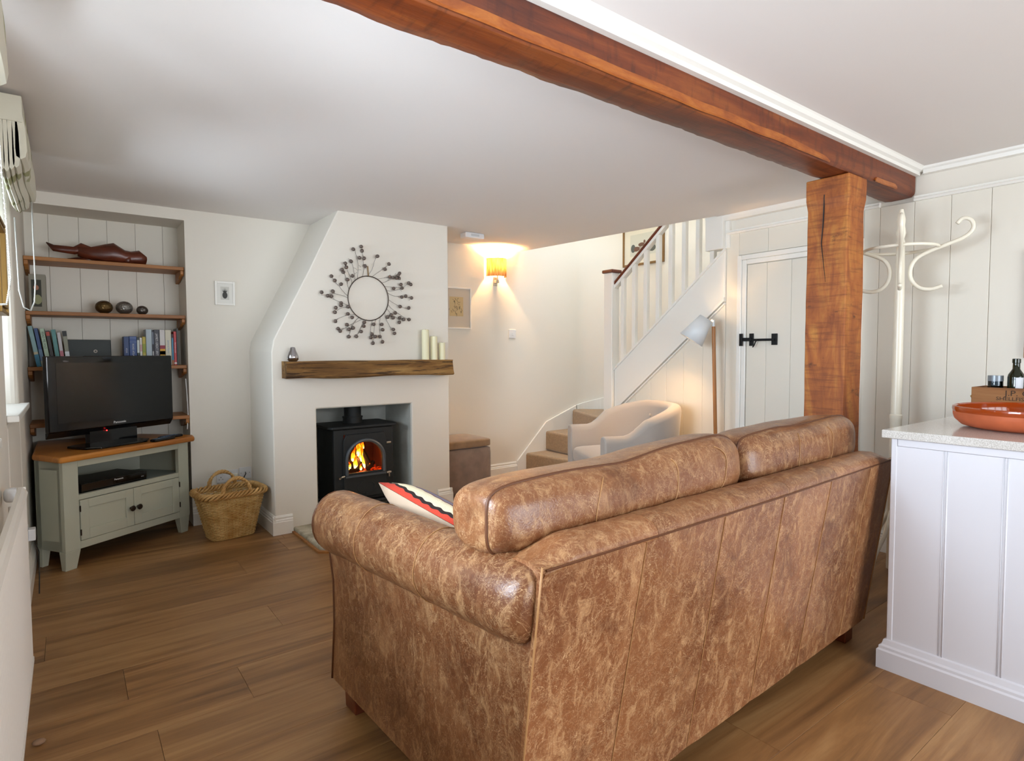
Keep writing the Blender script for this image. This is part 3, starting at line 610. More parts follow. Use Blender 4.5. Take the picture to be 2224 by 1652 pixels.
# wreath
wt = thing('wire_wreath', 'round grey wire wreath of twigs and small bells above the mantel', 'wreath', (1.795, CY-.012, 1.642))
RR = .158
obj('ring', B().tube([(RR*cos(a), 0, RR*sin(a)*1.03) for a in [2*pi*i/64 for i in range(64)]], .0035, 6, closed=True), cm('4b4038', .4, .6), wt, smooth=True)
tw = B(); bells = []; rnd = random.Random(11)
for i in range(27):
    a = 2*pi*i/27+rnd.uniform(-.08, .08); p = Vector((RR*cos(a), 0, RR*sin(a))); d = Vector((cos(a-.75), -.05, sin(a-.75))).normalized()
    L = rnd.uniform(.13, .21); P = [p]; q = p.copy()
    for k in range(6):
        d = (d+Vector((rnd.uniform(-.25, .25), rnd.uniform(-.08, .06), rnd.uniform(-.25, .25)))+Vector((cos(a), 0, sin(a)))*.12).normalized(); q = q+d*L/6; q.y = max(min(q.y, .004), -.03); P.append(q.copy())
        if k >= 1 and rnd.random() < .62:
            s_ = Vector((rnd.uniform(-1, 1), -.3, rnd.uniform(-1, 1))).normalized()*rnd.uniform(.015, .035); e_ = q+s_; e_.y = max(min(e_.y, 0), -.03)
            tw.tube([q, q+s_*.5+Vector((.003, 0, .003)), e_], .0011, 4)
            if rnd.random() < .72: bells.append(e_)
    tw.tube(P, .0014, 4); bells.append(P[-1])
obj('twigs', tw, cm('5d554f', .5, .3), wt, kind='stuff')
bm1 = B(); bm1.lathe([(.001, .008), (.005, .0075), (.0085, .003), (.0092, -.004), (.0075, -.008), (.001, -.0075)], 10)
fill = []
for b_ in bells:
    if all((b_-c_).length > .021 for c_ in fill): fill.append(b_)
rq = random.Random(2)
for i in range(900):
    a = rq.uniform(0, 2*pi); q_ = rq.uniform(.20, .325); b_ = Vector((q_*cos(a), rq.uniform(-.025, -.005), q_*sin(a)))
    if len(fill) < 72 and all((b_-c_).length > .036 for c_ in fill): fill.append(b_)
mesh_b = None
for i, e_ in enumerate(fill):
    if mesh_b is None: ob = obj('bell', bm1, cm('72665f', .4, .5), wt, smooth=True); mesh_b = ob.data
    else: ob = obj('bell', mesh_b, None, wt)
    ob.location = e_; ob.rotation_euler = (rnd.uniform(0, 3), rnd.uniform(0, 3), 0); ob.scale = (1.45,)*3
obj('hanging_cord', B().tube([(0, -.004, .165), (-.004, -.006, .20), (-.005, -.004, .235)], .004, 6), cm('8a6b3a'), wt)

# ================================================================== alcove shelves and what stands on them
SZ = [1.855, 1.512, 1.158, .80]; SYF = 4.79
nm = ['topmost', 'second', 'third', 'lowest']
for i, z in enumerate(SZ):
    s_ = thing('alcove_shelf', ['topmost pine alcove shelf holding the dark driftwood carving', 'second pine alcove shelf holding the three metal balls', 'third pine alcove shelf holding the two groups of books', 'lowest pine alcove shelf behind the television, empty'][i], 'shelf', (0, 0, z), group='pine shelves in the alcove')
    yf = SYF if i < 3 else SYF-.05
    obj('board', B().box(XL+.001, AX-.003, yf, YA-.001, -.024, 0), M['shelfw'], s_, bevel=.003)
    for x0, x1 in ((XL+.002, XL+.024), (AX-.026, AX-.004)):
        obj('bracket', B().prism([(yf+.006, -.0245), (yf+.25, -.0245), (yf+.25, -.10), (yf+.10, -.075), (yf+.06, -.05), (yf+.025, -.065), (yf+.006, -.05)], x0, x1, 'x'), M['shelfw'], s_, bevel=.003)
# driftwood carving
dc = B(); dc.tube([(-.08, 0, .075), (-.045, 0, .06), (.0, 0, .05), (.06, 0, .052), (.1, 0, .062), (.16, .0, .058)], [.004, .013, .014, .016, .022, .016], 8)
dc.tube([(.02, .01, .012), (.12, .012, .018), (.2, .01, .03)], [.003, .012, .02], 8)
dc.tube([(.08, 0, .05), (.15, 0, .045), (.22, 0, .045), (.28, 0, .048), (.34, 0, .036), (.38, 0, .03), (.43, 0, .036), (.46, 0, .03)], [.02, .034, .046, .05, .04, .036, .042, .028], 12)
dc.ball((.26, -.01, .07), .022, 6, (1.6, .8, .7)); dc.ball((.315, -.015, .055), .022, 6); dc.ball((.43, -.005, .038), .032, 6, (1.1, 1, .9)); dc.ball((.36, -.02, .02), .02, 6, (1.8, 1, .9))
o = obj('driftwood_carving', dc, M['carve'], smooth=True, label='long dark carved driftwood figure on the topmost alcove shelf', cat='carving'); o.location = (.0, 4.88, SZ[0]); o.scale = (1, 1, 1.32)
for v in o.data.vertices:
    n_ = noise.noise_vector(v.co*22); v.co += n_*.016+noise.noise_vector(v.co*55)*.004; v.co.z = max(v.co.z, 0.001)
def hammered(name, colr, x, r_, lb):
    t = NT('hammered_'+colr); t.base(hx(colr)); t.b.inputs['Metallic'].default_value = .85; t.b.inputs['Roughness'].default_value = .38
    vo = t.n('ShaderNodeTexVoronoi'); vo.inputs['Scale'].default_value = 90; t.l(t.coord(), vo.inputs['Vector']); t.bump(vo.outputs['Distance'], .7, .004)
    bb = B(); bb.ball((0, 0, r_*.86), r_, 14, (1, 1, .88)); o = obj(name, bb, t.m, smooth=True, label=lb, cat='ornament', group='metal balls on the second shelf'); o.location = (x, 4.87, SZ[1]-.0)
hammered('metal_ball', '6e5836', .212, .051, 'bronze coloured hammered ball, leftmost of three on the shelf')
hammered('metal_ball', '8e8b86', .327, .051, 'large silver grey hammered ball between the other two')
hammered('metal_ball', '6b6661', .432, .036, 'smallest dark grey hammered ball, rightmost of three')
bx = thing('printed_carton', 'tall printed carton with a photograph on it at the left end of the second shelf', 'box', (-.138, 4.90, SZ[1]))
obj('carton', B().box(-.04, .045, -.07, .07, 0, .235), cm('8f8a7c', .7), bx, bevel=.002); obj('photo_print', B().box(-.028, .022, -.0715, -.0702, .03, .20), cm('3a3a30', .7), bx)
obj('printed_face', B().ball((-.004, -.073, .15), .014, 6, (1, .1, 1.2)), cm('a8745a'), bx); obj('printed_shirt', B().ball((.002, -.073, .075), .022, 6, (1, .08, 1.4)), cm('8f9068'), bx)
# books
def book(x, w_, h, col, lb, lean=0, dep=.15, z=SZ[2], y=4.845, bands=(), txt=None, tcol='whiteink', grp=None, tsize=.014, sq=1.0):
    b_ = thing('book', lb, 'book', (x, y, z), group=grp)
    b_.rotation_euler = (0, lean, 0)
    obj('cover', B().add(*_cover(w_, h, dep)), cm(col, .45), b_, bevel=.001, seg=1)
    obj('pages', B().box(.0025, w_-.0025, .004, dep-.004, .003, h-.004), M['paper'], b_)
    for (a, c, cc) in bands: obj('spine_band', B().box(.0003, w_-.0003, -.0006, .0004, h*a, h*c), cm(cc, .5), b_)
    if txt:
        mt = frame_mat((w_*.5, -.0009, h*.52), (0, 0, -1), (1, 0, 0)); text('spine_title', txt, tsize, mt, M[tcol] if tcol in M else cm(tcol), b_, .0003, sx=sq)
    return b_
def _cover(w_, h, d):
    t_ = .0022
    bb = B(); bb.box(0, t_, 0, d, 0, h); bb.box(w_-t_, w_, 0, d, 0, h); bb.box(0, w_, 0, t_, 0, h); return bb.v, bb.f
gL = 'books leaning at the left end of the third shelf'; gR = 'books standing at the right end of the third shelf'
x = XL+.045; ln = -.15
L_ = [(.026, .262, '7fa0a2', 'pale blue-green book leaning first from the left wall', ((.0, .3, '3b7f9c'), (.30, .36, 'b0a88a'))), (.022, .248, '2c4a7c', 'navy and slate blue book leaning second from the left wall', ((.0, .15, '9a9f8c'), (.15, .45, '5a7690'))), (.026, .246, 'a9bfa6', 'pale green book with dark spine lettering, leaning third from left', ()), (.022, .232, '2a2420', 'black book with a red square at the spine top', ((.86, .97, 'b04030'),)), (.026, .240, '4f8886', 'teal book leaning fifth from the left wall', ()), (.022, .222, 'c4bfc0', 'book with a white top and pink lower spine', ((.0, .46, 'b9707c'),)), (.026, .232, '8b8b78', 'olive and black book beside the dark flat box', ((.85, 1, '222222'), (.1, .42, 'dfe6ea')))]
for i, (w_, h, c, lb, bd_) in enumerate(L_):
    book(x+.0, w_-.003, h, c, lb, ln+.012*i, bands=bd_, grp=gL, z=SZ[2]+.0006, txt='WALES WALKS' if False else None); x += .0255
# dark lettering on the pale green spine
fx = [c_ for c_ in COL.objects if c_.name.startswith('book') and c_.get('label', '').startswith('pale green')][0]
text('spine_title', 'READ ME AND', .017, frame_mat((.0115, -.0009, .17), (0, 0, -1), (1, 0, 0)), cm('3c463c'), fx, .0003)
fx_ = thing('flat_dark_box', 'dark grey flat box with a small round emblem between the book groups', 'box', (.125, 5.0, SZ[2]))
obj('case', B().box(-.125, .125, -.012, .012, 0, .178), cm('2f3735', .5), fx_, bevel=.004, seg=2); obj('emblem', B().tube([(.035+.0085*cos(a), -.0135, .098+.0085*sin(a)) for a in [2*pi*i/20 for i in range(20)]], .003, 6, closed=True), cm('d8cfc4'), fx_)
fx_.rotation_euler = (R(-6), 0, 0); fx_.location.z += .0015
x = .315
for (w_, h, c, lb, bd_, lean, txt, tc_, ts) in [
    (.032, .200, '1b3a70', 'dark blue book with grey mark, leftmost of the right book group', (), -.10, 'ATLAS', 'whiteink', .012),
    (.044, .202, '1d4485', 'thick blue book with white spine lettering and thin top stripe', ((.94, .955, '7f93b8'), (.80, .81, '7f93b8')), 0, 'ROAD ATLAS', 'whiteink', .016),
    (.015, .196, '26302a', 'thin dark green book with white scribbled spine', ((.45, .9, 'c9d0cc'),), 0, None, None, 0),
    (.016, .194, 'd4d2cc', 'thin white paperback beside the yellow book', ((.5, .75, 'c09a9a'),), 0, None, None, 0),
    (.021, .200, 'b9a62c', 'yellow and green paperback', ((.45, .75, '8f9a2a'), (0.2, .4, 'bfb860')), 0, None, None, 0),
    (.037, .252, 'a9b7bf', 'pale grey-blue thick book', (), 0, None, None, 0),
    (.010, .246, '33333c', 'very thin dark book with a pale streak', ((.1, .4, 'b5b5b5'), (.6, .95, '7b8596')), 0, None, None, 0),
    (.034, .250, '2d2d38', 'black hardback with large white title reading down the spine', (), 0, "JAMIE'S GREAT BRITAIN", 'whiteink', .0185),
    (.034, .250, 'cfcbc8', 'white cookery book with crimson band and yellow lower spine', ((.0, .46, 'd9a51c'), (.46, .56, '8f1f3a'), (.30, .40, 'd8d4c8')), 0, None, None, 0),
    (.038, .250, 'd3cdb6', 'cream hardback with pale blue lettering', (), 0, 'Jamie at Home', '7f9fc0', .016),
    (.013, .220, '3b86a6', 'thin blue book with orange foot', ((.0, .16, 'a5683c'), (.88, 1, '3a1420')), 0, None, None, 0),
    (.018, .240, 'c22f32', 'bright red book with white spine lettering', ((.03, .08, 'e9d9d4'),), 0, 'THE FOOD GUIDE', 'whiteink', .010)]:
    if x+w_ > AX-.004: w_ = AX-.004-x
    book(x, w_-.001, h, c, lb, 0, bands=bd_, grp=gR, z=SZ[2]+.0006, txt=txt, tcol=tc_ or 'whiteink', tsize=ts or .01, sq=.95); x += w_+.0006
    if lean: pass
bk = book(x, .011, .262, '28332e', 'dark green outermost book against the alcove side', 0, grp=gR, z=SZ[2]+.0006) if x+.011 < AX-.001 else None

# ================================================================== TV cabinet (corner unit)
ca = atan2(4.62-4.16, .65+.04); P0 = Vector((-.04, 4.16, 0)); CL = .83
cbn = thing('television_cabinet', 'sage green corner cabinet with oak top, open shelf and two panelled doors', 'cabinet', P0, ca)
def loc2(x, y): d = Vector((x, y, 0))-P0; return (d.x*cos(ca)+d.y*sin(ca), -d.x*sin(ca)+d.y*cos(ca))
bpts = [loc2(-.04, 4.16), loc2(.65, 4.62), loc2(.665, 4.70), loc2(.40, 4.99), loc2(-.17, 4.99), loc2(-.17, 4.36), ]
zt, zb = .628, .11
# carcass built from panels: stiles, rails, sides, bottom, middle shelf, back
cs = B(); 
cs.box(0, .085, -.0, .03, zb, zt); cs.box(CL-.075, CL, 0, .03, zb, zt)                    # front stiles
cs.box(.085, CL-.075, .002, .03, zt-.04, zt); cs.box(.085, CL-.075, .002, .03, .395, .425); cs.box(.085, CL-.075, .002, .03, zb, zb+.045)
cs.prism([bpts[0], (0.03, .03), (bpts[5][0]+.02, bpts[5][1]), bpts[5]], zb, zt); cs.prism([bpts[1], bpts[2], (bpts[2][0]-.02, bpts[2][1]-.0), (CL-.03, .03)], zb, zt)
cs.prism([bpts[5], bpts[4], (bpts[4][0]+.02, bpts[4][1]-.02), (bpts[5][0]+.03, bpts[5][1])], zb, zt); cs.prism([bpts[2], bpts[3], (bpts[3][0]-.02, bpts[3][1]-.02), (bpts[2][0]-.03, bpts[2][1])], zb, zt); cs.prism([bpts[3], bpts[4], (bpts[4][0]+.01, bpts[4][1]-.02), (bpts[3][0]-.01, bpts[3][1]-.02)], zb, zt)
obj('carcass', cs, M['sage'], cbn, bevel=.002, seg=1)
inn = [(.03, .028), (CL-.03, .028), (bpts[2][0]-.02, bpts[2][1]), (bpts[3][0]-.01, bpts[3][1]-.025), (bpts[4][0]+.01, bpts[4][1]-.025), (bpts[5][0]+.02, bpts[5][1])]
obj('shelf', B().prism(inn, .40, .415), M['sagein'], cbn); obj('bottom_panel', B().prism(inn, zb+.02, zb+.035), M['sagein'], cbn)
# side frame on the left return
d_ = Vector((bpts[5][0], bpts[5][1], 0)); mm = frame_mat((0, 0, 0), d_, (0, 0, 1)); Ls = d_.length
sf = B(); sf.box(0, .05, zb, zt, 0, .006, mm); sf.box(Ls-.04, Ls, zb, zt, 0, .006, mm); sf.box(.05, Ls-.04, zt-.05, zt, 0, .006, mm); sf.box(.05, Ls-.04, zb, zb+.06, 0, .006, mm)
sfo = obj('side_frame', sf, M['sage'], cbn, bevel=.0015, seg=1)
for v in sfo.data.vertices: pass
def foot(x0, x1, y0, y1, dx):
    bb = B(); bb.add([(x0+dx[0], y0+.012, 0), (x1+dx[1], y0+.012, 0), (x1+dx[1], y1-.01, 0), (x0+dx[0], y1-.01, 0), (x0, y0, zb), (x1, y0, zb), (x1, y1, zb), (x0, y1, zb)], [(0,3,2,1),(4,5,6,7),(0,1,5,4),(1,2,6,5),(2,3,7,6),(3,0,4,7)]); obj('leg', bb, M['sage'], cbn, bevel=.002, seg=1)
foot(.0, .085, 0, .055, (.004, -.018)); foot(CL-.075, CL, 0, .055, (.018, -.004)); foot(bpts[5][0]+.004, bpts[5][0]+.05, bpts[5][1]-.035, bpts[5][1]+.01, (.002, -.01)); foot(bpts[4][0]+.03, bpts[4][0]+.07, bpts[4][1]-.09, bpts[4][1]-.05, (0, 0)); foot(bpts[3][0]-.07, bpts[3][0]-.03, bpts[3][1]-.08, bpts[3][1]-.04, (0, 0))
for side in (0, 1):
    x0 = .088+side*((CL-.166)/2+.001); x1 = x0+(CL-.166)/2-.002; z0, z1 = zb+.048, .392
    dd = B(); fw = .05
    dd.box(x0, x0+fw, -.003, .016, z0, z1); dd.box(x1-fw, x1, -.003, .016, z0, z1); dd.box(x0+fw, x1-fw, -.003, .016, z0, z0+fw+.01); dd.box(x0+fw, x1-fw, -.003, .016, z1-fw, z1); dd.box(x0+fw-.002, x1-fw+.002, .005, .012, z0+fw, z1-fw)
    do = obj('door', dd, M['sage'], cbn, bevel=.0016, seg=1)
    kx = x1-.022 if side == 0 else x0+.022
    kb = B(); kb.lathe([(.001, .0), (.008, 0), (.007, .01), (.016, .016), (.018, .022), (.013, .028), (.001, .029)], 16, Matrix.Translation((kx, -.003, .27)) @ Matrix.Rotation(pi/2, 4, 'X')); obj('knob', kb, M['bronze'], do, smooth='auto')
    hx_ = x0-.002 if side == 0 else x1+.002
    hb_ = B(); hb_.tube([(hx_, -.006, .215), (hx_, -.006, .25)][0:0] or [(hx_, -.006, z0+.03), (hx_, -.006, z0+.065)], .004, 6); hb_.tube([(hx_, -.006, z1-.065), (hx_, -.006, z1-.03)], .004, 6); obj('hinge', hb_, M['bronze'], do)
tpo = [(-.035, -.035), (CL+.03, -.035), (bpts[2][0]+.03, bpts[2][1]-.02), (bpts[3][0]+.02, bpts[3][1]+.0), (bpts[4][0]-.0, bpts[4][1]+.01), (bpts[5][0]-.01, bpts[5][1]+.0), (-.085, .055)]
top = obj('oak_top', B().prism(tpo[:-1], zt, zt+.036), M['oaktop'], cbn, bevel=.012, seg=3)
# TV
tvP = Vector((-.095, 4.262, 0)); tvL = .812; ta = atan2(.45, .68)
tv = thing('television', 'black flat screen television on a low stand on the corner cabinet', 'television', (tvP.x, tvP.y, zt+.0375), ta)
z0, z1 = .085, .562
obj('bezel', B().box(0, tvL, .0, .035, z0+.035, z1), M['gloss'], tv, bevel=.006, seg=2)
obj('lower_trim', B().prism([(0, z0+.035), (.006, z0+.034), (.03, z0), (.035, z0), (.035, z0+.035)], .002, tvL-.002, 'x'), M['blackpl'], tv, bevel=.002)
obj('screen', B().box(.05, tvL-.07, -.0012, .001, z0+.085, z1-.04), M['screen'], tv)
obj('back_shell', B().prism([(.04, z0+.03), (.04, z1-.03), (.09, z1-.1), (.09, z0+.06)], .08, tvL-.08, 'x'), M['blackpl'], tv, bevel=.01)
text('maker_lettering', 'Panasonic', .021, frame_mat((tvL*.52, -.001, z0+.058), (1, 0, 0), (0, 0, 1)), M['whiteink'], tv)
text('range_lettering', 'VIERA', .012, frame_mat((tvL*.13, -.0015, z1-.03), (1, 0, 0), (0, 0, 1)), cm('8a8a8a'), tv)
obj('standby_light', B().ball((tvL*.42, .008, z0+.012), .004, 6), M['redled'], tv)
nk = B(); nk.box(tvL*.30, tvL*.68, .02, .06, .0135, z0+.03); obj('neck', nk, M['gloss'], tv)
sb = B(); sb.prism([(.18, -.03), (.24, -.085), (.54, -.085), (.60, -.03), (.60, .13), (.54, .16), (.24, .16), (.18, .13)], 0, .014); obj('stand_base', sb, M['gloss'], tv, bevel=.004)
# recorder, remotes
rc = thing('disc_recorder', 'black disc recorder on the open shelf of the sage cabinet', 'recorder', cbn.matrix_basis @ Vector((.11, .02, .4155)), ca)
obj('case', B().box(.02, .44, .03, .29, .004, .058), M['blackpl'], rc, bevel=.003); obj('front_panel', B().box(.02, .44, .024, .031, .004, .058), M['gloss'], rc, bevel=.002)
obj('foot', B().box(.05, .41, .05, .25, 0, .004), M['blackpl'], rc)
text('maker_lettering', 'Panasonic', .015, frame_mat((.25, .0232, .046), (1, 0, 0), (0, 0, 1)), M['whiteink'], rc); text('model_lettering', 'DVD', .009, frame_mat((.41, .0232, .03), (1, 0, 0), (0, 0, 1)), cm('9a9a9a'), rc)
for (lx, ly, rz, lb) in ((.64, .0, .12, 'black remote control nearest the television stand on the cabinet top'), (.745, .055, .05, 'black remote control at the right end of the cabinet top')):
    p = cbn.matrix_basis @ Vector((lx, ly, zt+.0372)); rm = thing('remote_control', lb, 'remote', p, ca+rz, 'remote controls on the cabinet')
    obj('body', B().box(-.085, .085, -.023, .023, 0, .016), M['blackpl'], rm, bevel=.006); bt = B()
    for i in range(7):
        for j in range(3): bt.box(-.07+.018*i, -.06+.018*i, -.015+.012*j, -.008+.012*j, .016, .0185)
    obj('buttons', bt, cm('5c6c80'), rm)

# ================================================================== basket
bk = thing('wicker_basket', 'square willow log basket with two loop handles beside the cabinet', 'basket', (.855, 4.34, 0), R(6))
def rrect(hx_, hy_, n=88, e=5):
    P = []
    for i in range(n):
        a = 2*pi*i/n; c_, s_ = cos(a), sin(a); d = (abs(c_)**e+abs(s_)**e)**(1/e); P.append((c_/d*hx_, s_/d*hy_))
    return P
wv = B(); rows = 31; NS = 132; BH = .30
for r_ in range(rows):
    t_ = r_/(rows-1); hx_ = .135+.065*t_; hy_ = .10+.045*t_; z = .008+(BH-.012)*t_; P = rrect(hx_, hy_, NS); pts = []
    for i, (x, y) in enumerate(P):
        k = 1+.026*cos(pi*(i/3+r_)); pts.append((x*k, y*k, z+.0012*sin(i*.9+r_*2.1)))
    wv.tube(pts, .0045, 5, closed=True)
obj('weave', wv, M['wick'], bk, kind='stuff')
sk_ = B()
P0_, P1_ = rrect(.135, .10, 44), rrect(.20, .145, 44)
for a, b in zip(P0_, P1_): sk_.tube([(a[0], a[1], .003), (b[0], b[1], BH)], .004, 4)
obj('stakes', sk_, M['wickd'], bk, kind='stuff'); obj('base', B().prism(rrect(.135, .10, 44), .002, .012), M['wick'], bk)
rb = B()
for ph in range(4):
    pts = []
    N = 180; PP = rrect(.205, .15, N)
    for i, (x, y) in enumerate(PP): a = 2*pi*i/N*13+ph*pi/2; k = 1+.07*cos(a); pts.append((x*k, y*k, BH+.006+.016*sin(a)))
    rb.tube(pts, .0085, 6, closed=True)
obj('braided_rim', rb, M['wickd'], bk, smooth=True)
for sy in (-1, 1):
    hb_ = B()
    for ph in range(3):
        pts = []
        for i in range(41):
            t_ = i/40; a = pi*t_; x = -.085*cos(a); z = BH+.01+.105*sin(a)**.8; y = sy*.15; w_ = t_*2*pi*4+ph*2*pi/3; pts.append((x+.007*cos(w_)*cos(a), y+.007*sin(w_), z+.007*cos(w_)*sin(a)))
        hb_.tube(pts, .0085, 6)
    obj('handle', hb_, M['wickd'], bk, smooth=True)

# ================================================================== wall fittings near the basket
def plate(name, lb, cat, origin, xd, w_, h, toggles=0, m_=None):
    o = thing(name, lb, cat); o.matrix_basis = frame_mat(origin, xd, (0, 0, 1))
    obj('faceplate', B().box(-w_/2, w_/2, -h/2, h/2, 0, .009), m_ or M['white_pl'], o, bevel=.003)
    return o
so = plate('double_socket', 'white double wall socket with a plug behind the basket', 'socket', (.925, YB-.0005, .33), (1, 0, 0), .15, .088)
for i in (-1, 1): obj('switch', B().box(i*.03-.007, i*.03+.007, .012, .03, .009, .013), M['white_pl'], so, bevel=.001)
hl = B()
for dx in (-.012, .012): hl.box(-.045+dx-.003, -.045+dx+.003, -.022, -.018, .0091, .0096)
hl.box(-.047, -.043, -.008, .0, .0091, .0096); obj('pin_holes', hl, cm('2a2a2a'), so)
obj('plug', B().soft(.045, .052, .034, 5, 5, mat=Matrix.Translation((.045, -.008, .026))), cm('e8e4d4', .4), so, smooth=True)
s2 = plate('single_socket', 'white aerial wall plate with a black cable beside the double socket', 'socket', (1.048, YB-.0005, .34), (1, 0, 0), .086, .086)
obj('screws', B().ball((-.03, 0, .009), .003, 5).ball((.03, 0, .009), .003, 5), cm('8a8a8a'), s2)
obj('cable', B().tube([(0, .005, .01), (0, 0, .03), (-.03, -.05, .05), (-.07, -.12, .06), (-.15, -.2, .06), (-.3, -.25, .05)], .0035, 6), M['blackpl'], s2)
s3 = plate('wall_socket', 'white wall socket low on the left wall behind the radiator', 'socket', (XL+.0005, 3.95, .30), (0, 1, 0), .09, .09)
obj('plug', B().box(-.03, .03, -.03, .03, .009, .04), M['white_pl'], s3, bevel=.004); obj('cable', B().tube([(0, -.03, .03), (.0, -.1, .05), (-.06, -.2, .05), (-.15, -.275, .05)], .003, 6), M['blackpl'], s3)
# cable hanging out of the alcove on the right of the television
obj('aerial_cable', B().tube([(.672, 4.76, 1.06), (.676, 4.752, .95), (.68, 4.752, .8), (.672, 4.755, .70)], .003, 6), M['white_pl'], label='thin white cable hanging down the right edge of the alcove', cat='cable')
# framed pineapple print
def framed(name, lb, mat4, w_, h, fw, fm, mount, inner, depth=.018, ring=0):
    o = thing(name, lb, 'picture'); o.matrix_basis = mat4
    f = B(); f.box(-w_/2, -w_/2+fw, -h/2, h/2, 0, depth); f.box(w_/2-fw, w_/2, -h/2, h/2, 0, depth); f.box(-w_/2+fw, w_/2-fw, -h/2, -h/2+fw, 0, depth); f.box(-w_/2+fw, w_/2-fw, h/2-fw, h/2, 0, depth)
    obj('frame', f, fm, o, bevel=.002); obj('mount', B().box(-w_/2+fw*.9, w_/2-fw*.9, -h/2+fw*.9, h/2-fw*.9, 0, depth*.5), mount, o)
    if inner: obj('print', B().box(-inner[0]/2, inner[0]/2, -inner[1]/2+inner[2], inner[1]/2+inner[2], depth*.5, depth*.5+.0006), inner[3], o)
    return o
pa = framed('pineapple_picture', 'small white framed pineapple print on the wall right of the alcove', frame_mat((.94, YB-.0005, 1.68), (1, 0, 0), (0, 0, 1)), .135, .172, .015, M['trim'], M['mountw'], (.058, .095, 0, cm('cfcdc4')))
pi_ = B(); pi_.ball((0, -.014, .0105), .02, 8, (.85, 1.25, .05))
for i in range(-3, 4): pi_.prism([(i*.003-.0025, .008), (i*.003+.0025, .008), (i*.007, .042-abs(i)*.005)], .0098, .0106)
obj('pineapple', pi_, cm('3c3c38'), pa)
# etching in white frame right of chimney
et = framed('etching_picture', 'white framed figure etching with wide mount beside the wall lamp', frame_mat((2.925, YB-.0005, 1.655), (1, 0, 0), (0, 0, 1)), .325, .39, .014, M['trim'], cm('c9bfb0', .9), (.15, .18, .015, cm('c7b186', .9)))
sk2 = B(); rnd = random.Random(5)
for i in range(26):
    x = rnd.gauss(0, .025); z = .02+rnd.uniform(-.07, .07); sk2.tube([(x, z, .0102), (x+rnd.uniform(-.012, .012), z+rnd.uniform(-.02, .02), .0102), (x+rnd.uniform(-.018, .018), z+rnd.uniform(-.03, .03), .0102)], .0012, 4)
obj('ink_lines', sk2, M['pictint'], et)
# picture on the stairwell wall
hp = framed('hunting_picture', 'framed print of horses and riders on the stairwell wall seen through the balusters', frame_mat((4.7495, 4.055, 2.34), (0, -1, 0), (0, 0, 1)), .54, .42, .022, cm('7d5a2c', .5), cm('dbd3bf', .9), (.34, .22, .0, cm('c9c5b4', .9)))
hq = B(); hq.ball((-.02, .0, .0105), .035, 6, (1.2, .55, .03)); hq.ball((.02, .025, .0105), .014, 6, (1, 1.2, .05)); hq.ball((-.09, -.04, .0105), .05, 6, (1, .5, .02))
for dx in (-.045, -.03, .005, .018): hq.box(dx-.003, dx+.003, -.055, -.01, .0100, .0108)
obj('horse_figure', hq, cm('6b4a38'), hp); obj('dark_trees', B().ball((.12, -.05, .0105), .045, 6, (1, .8, .03)).ball((-.13, -.03, .0105), .03, 6, (1, 1.4, .03)), cm('545650'), hp, kind='stuff')
# light switch
ls = plate('light_switch', 'white light switch plate on the wall beside the stairs', 'switch', (3.583, YB-.0005, 1.424), (1, 0, 0), .086, .086)
obj('rocker', B().box(-.008, .008, -.012, .012, .009, .014), M['white_pl'], ls, bevel=.001)
# detector on ceiling
al = thing('alarm_detector', 'white box detector on the ceiling near the wall lamp', 'detector', (2.80, 4.27, CZ-.001)); obj('case', B().box(-.095, .095, -.045, .045, -.045, 0), M['white_pl'], al, bevel=.008); obj('grille', B().box(-.04, .04, -.048, -.044, -.03, -.012), cm('c8c8c8'), al)
# wall lamp
sc_ = thing('wall_lamp', 'lit wall lamp with half-drum linen shade and nickel bracket', 'lamp', (3.375, YB, 1.975))
sh = B(); ns = 24; vs_ = []
for z in (.0, .175):
    for i in range(ns+1): a = pi+pi*i/ns; vs_.append((.108*cos(a), -.008+.112*sin(a), z))
sh.add(vs_, [(i, i+1, ns+2+i, ns+1+i) for i in range(ns)])
s_o = obj('shade', sh, M['linen'], sc_, smooth=True); md = s_o.modifiers.new('solid', 'SOLIDIFY'); md.thickness = .002
br = B(); br.box(-.022, .022, -.012, 0, -.085, .0); br.box(.0-.018, .018, -.05, -.01, -.06, -.03); br.tube([(0, -.045, -.045), (0, -.045, .02)], .007, 8); obj('bracket', br, M['chrome'], sc_, bevel=.002)
obj('bulb', B().ball((0, -.055, .08), .02, 8, (1, 1, 1.5)), M['bulb'], sc_, smooth=True)
point('wall_lamp_light', (3.375, YB-.057, 2.10), 22, (1, .60, .25), .02)
# ottoman
ot = thing('storage_ottoman', 'taupe suede storage box with padded tan lid beside the chimney', 'ottoman', (2.76, 4.50, 0))
obj('box', B().soft(.475, .43, .405, 8, 26, mat=Matrix.Translation((0, 0, .2035))), M['suede'], ot, smooth=True)
obj('lid', B().soft(.495, .45, .07, 8, 9, .3, mat=Matrix.Translation((0, 0, .4435))), M['suede_top'], ot, smooth=True)

# ================================================================== armchair
Fc = Vector((3.19, 3.30, 0)); bdv = Vector((.912, -.41, 0)); arma = atan2(bdv.y, bdv.x)
ac = thing('tub_armchair', 'pale grey wool tub armchair with buttoned back beside the staircase', 'armchair', Fc, arma)
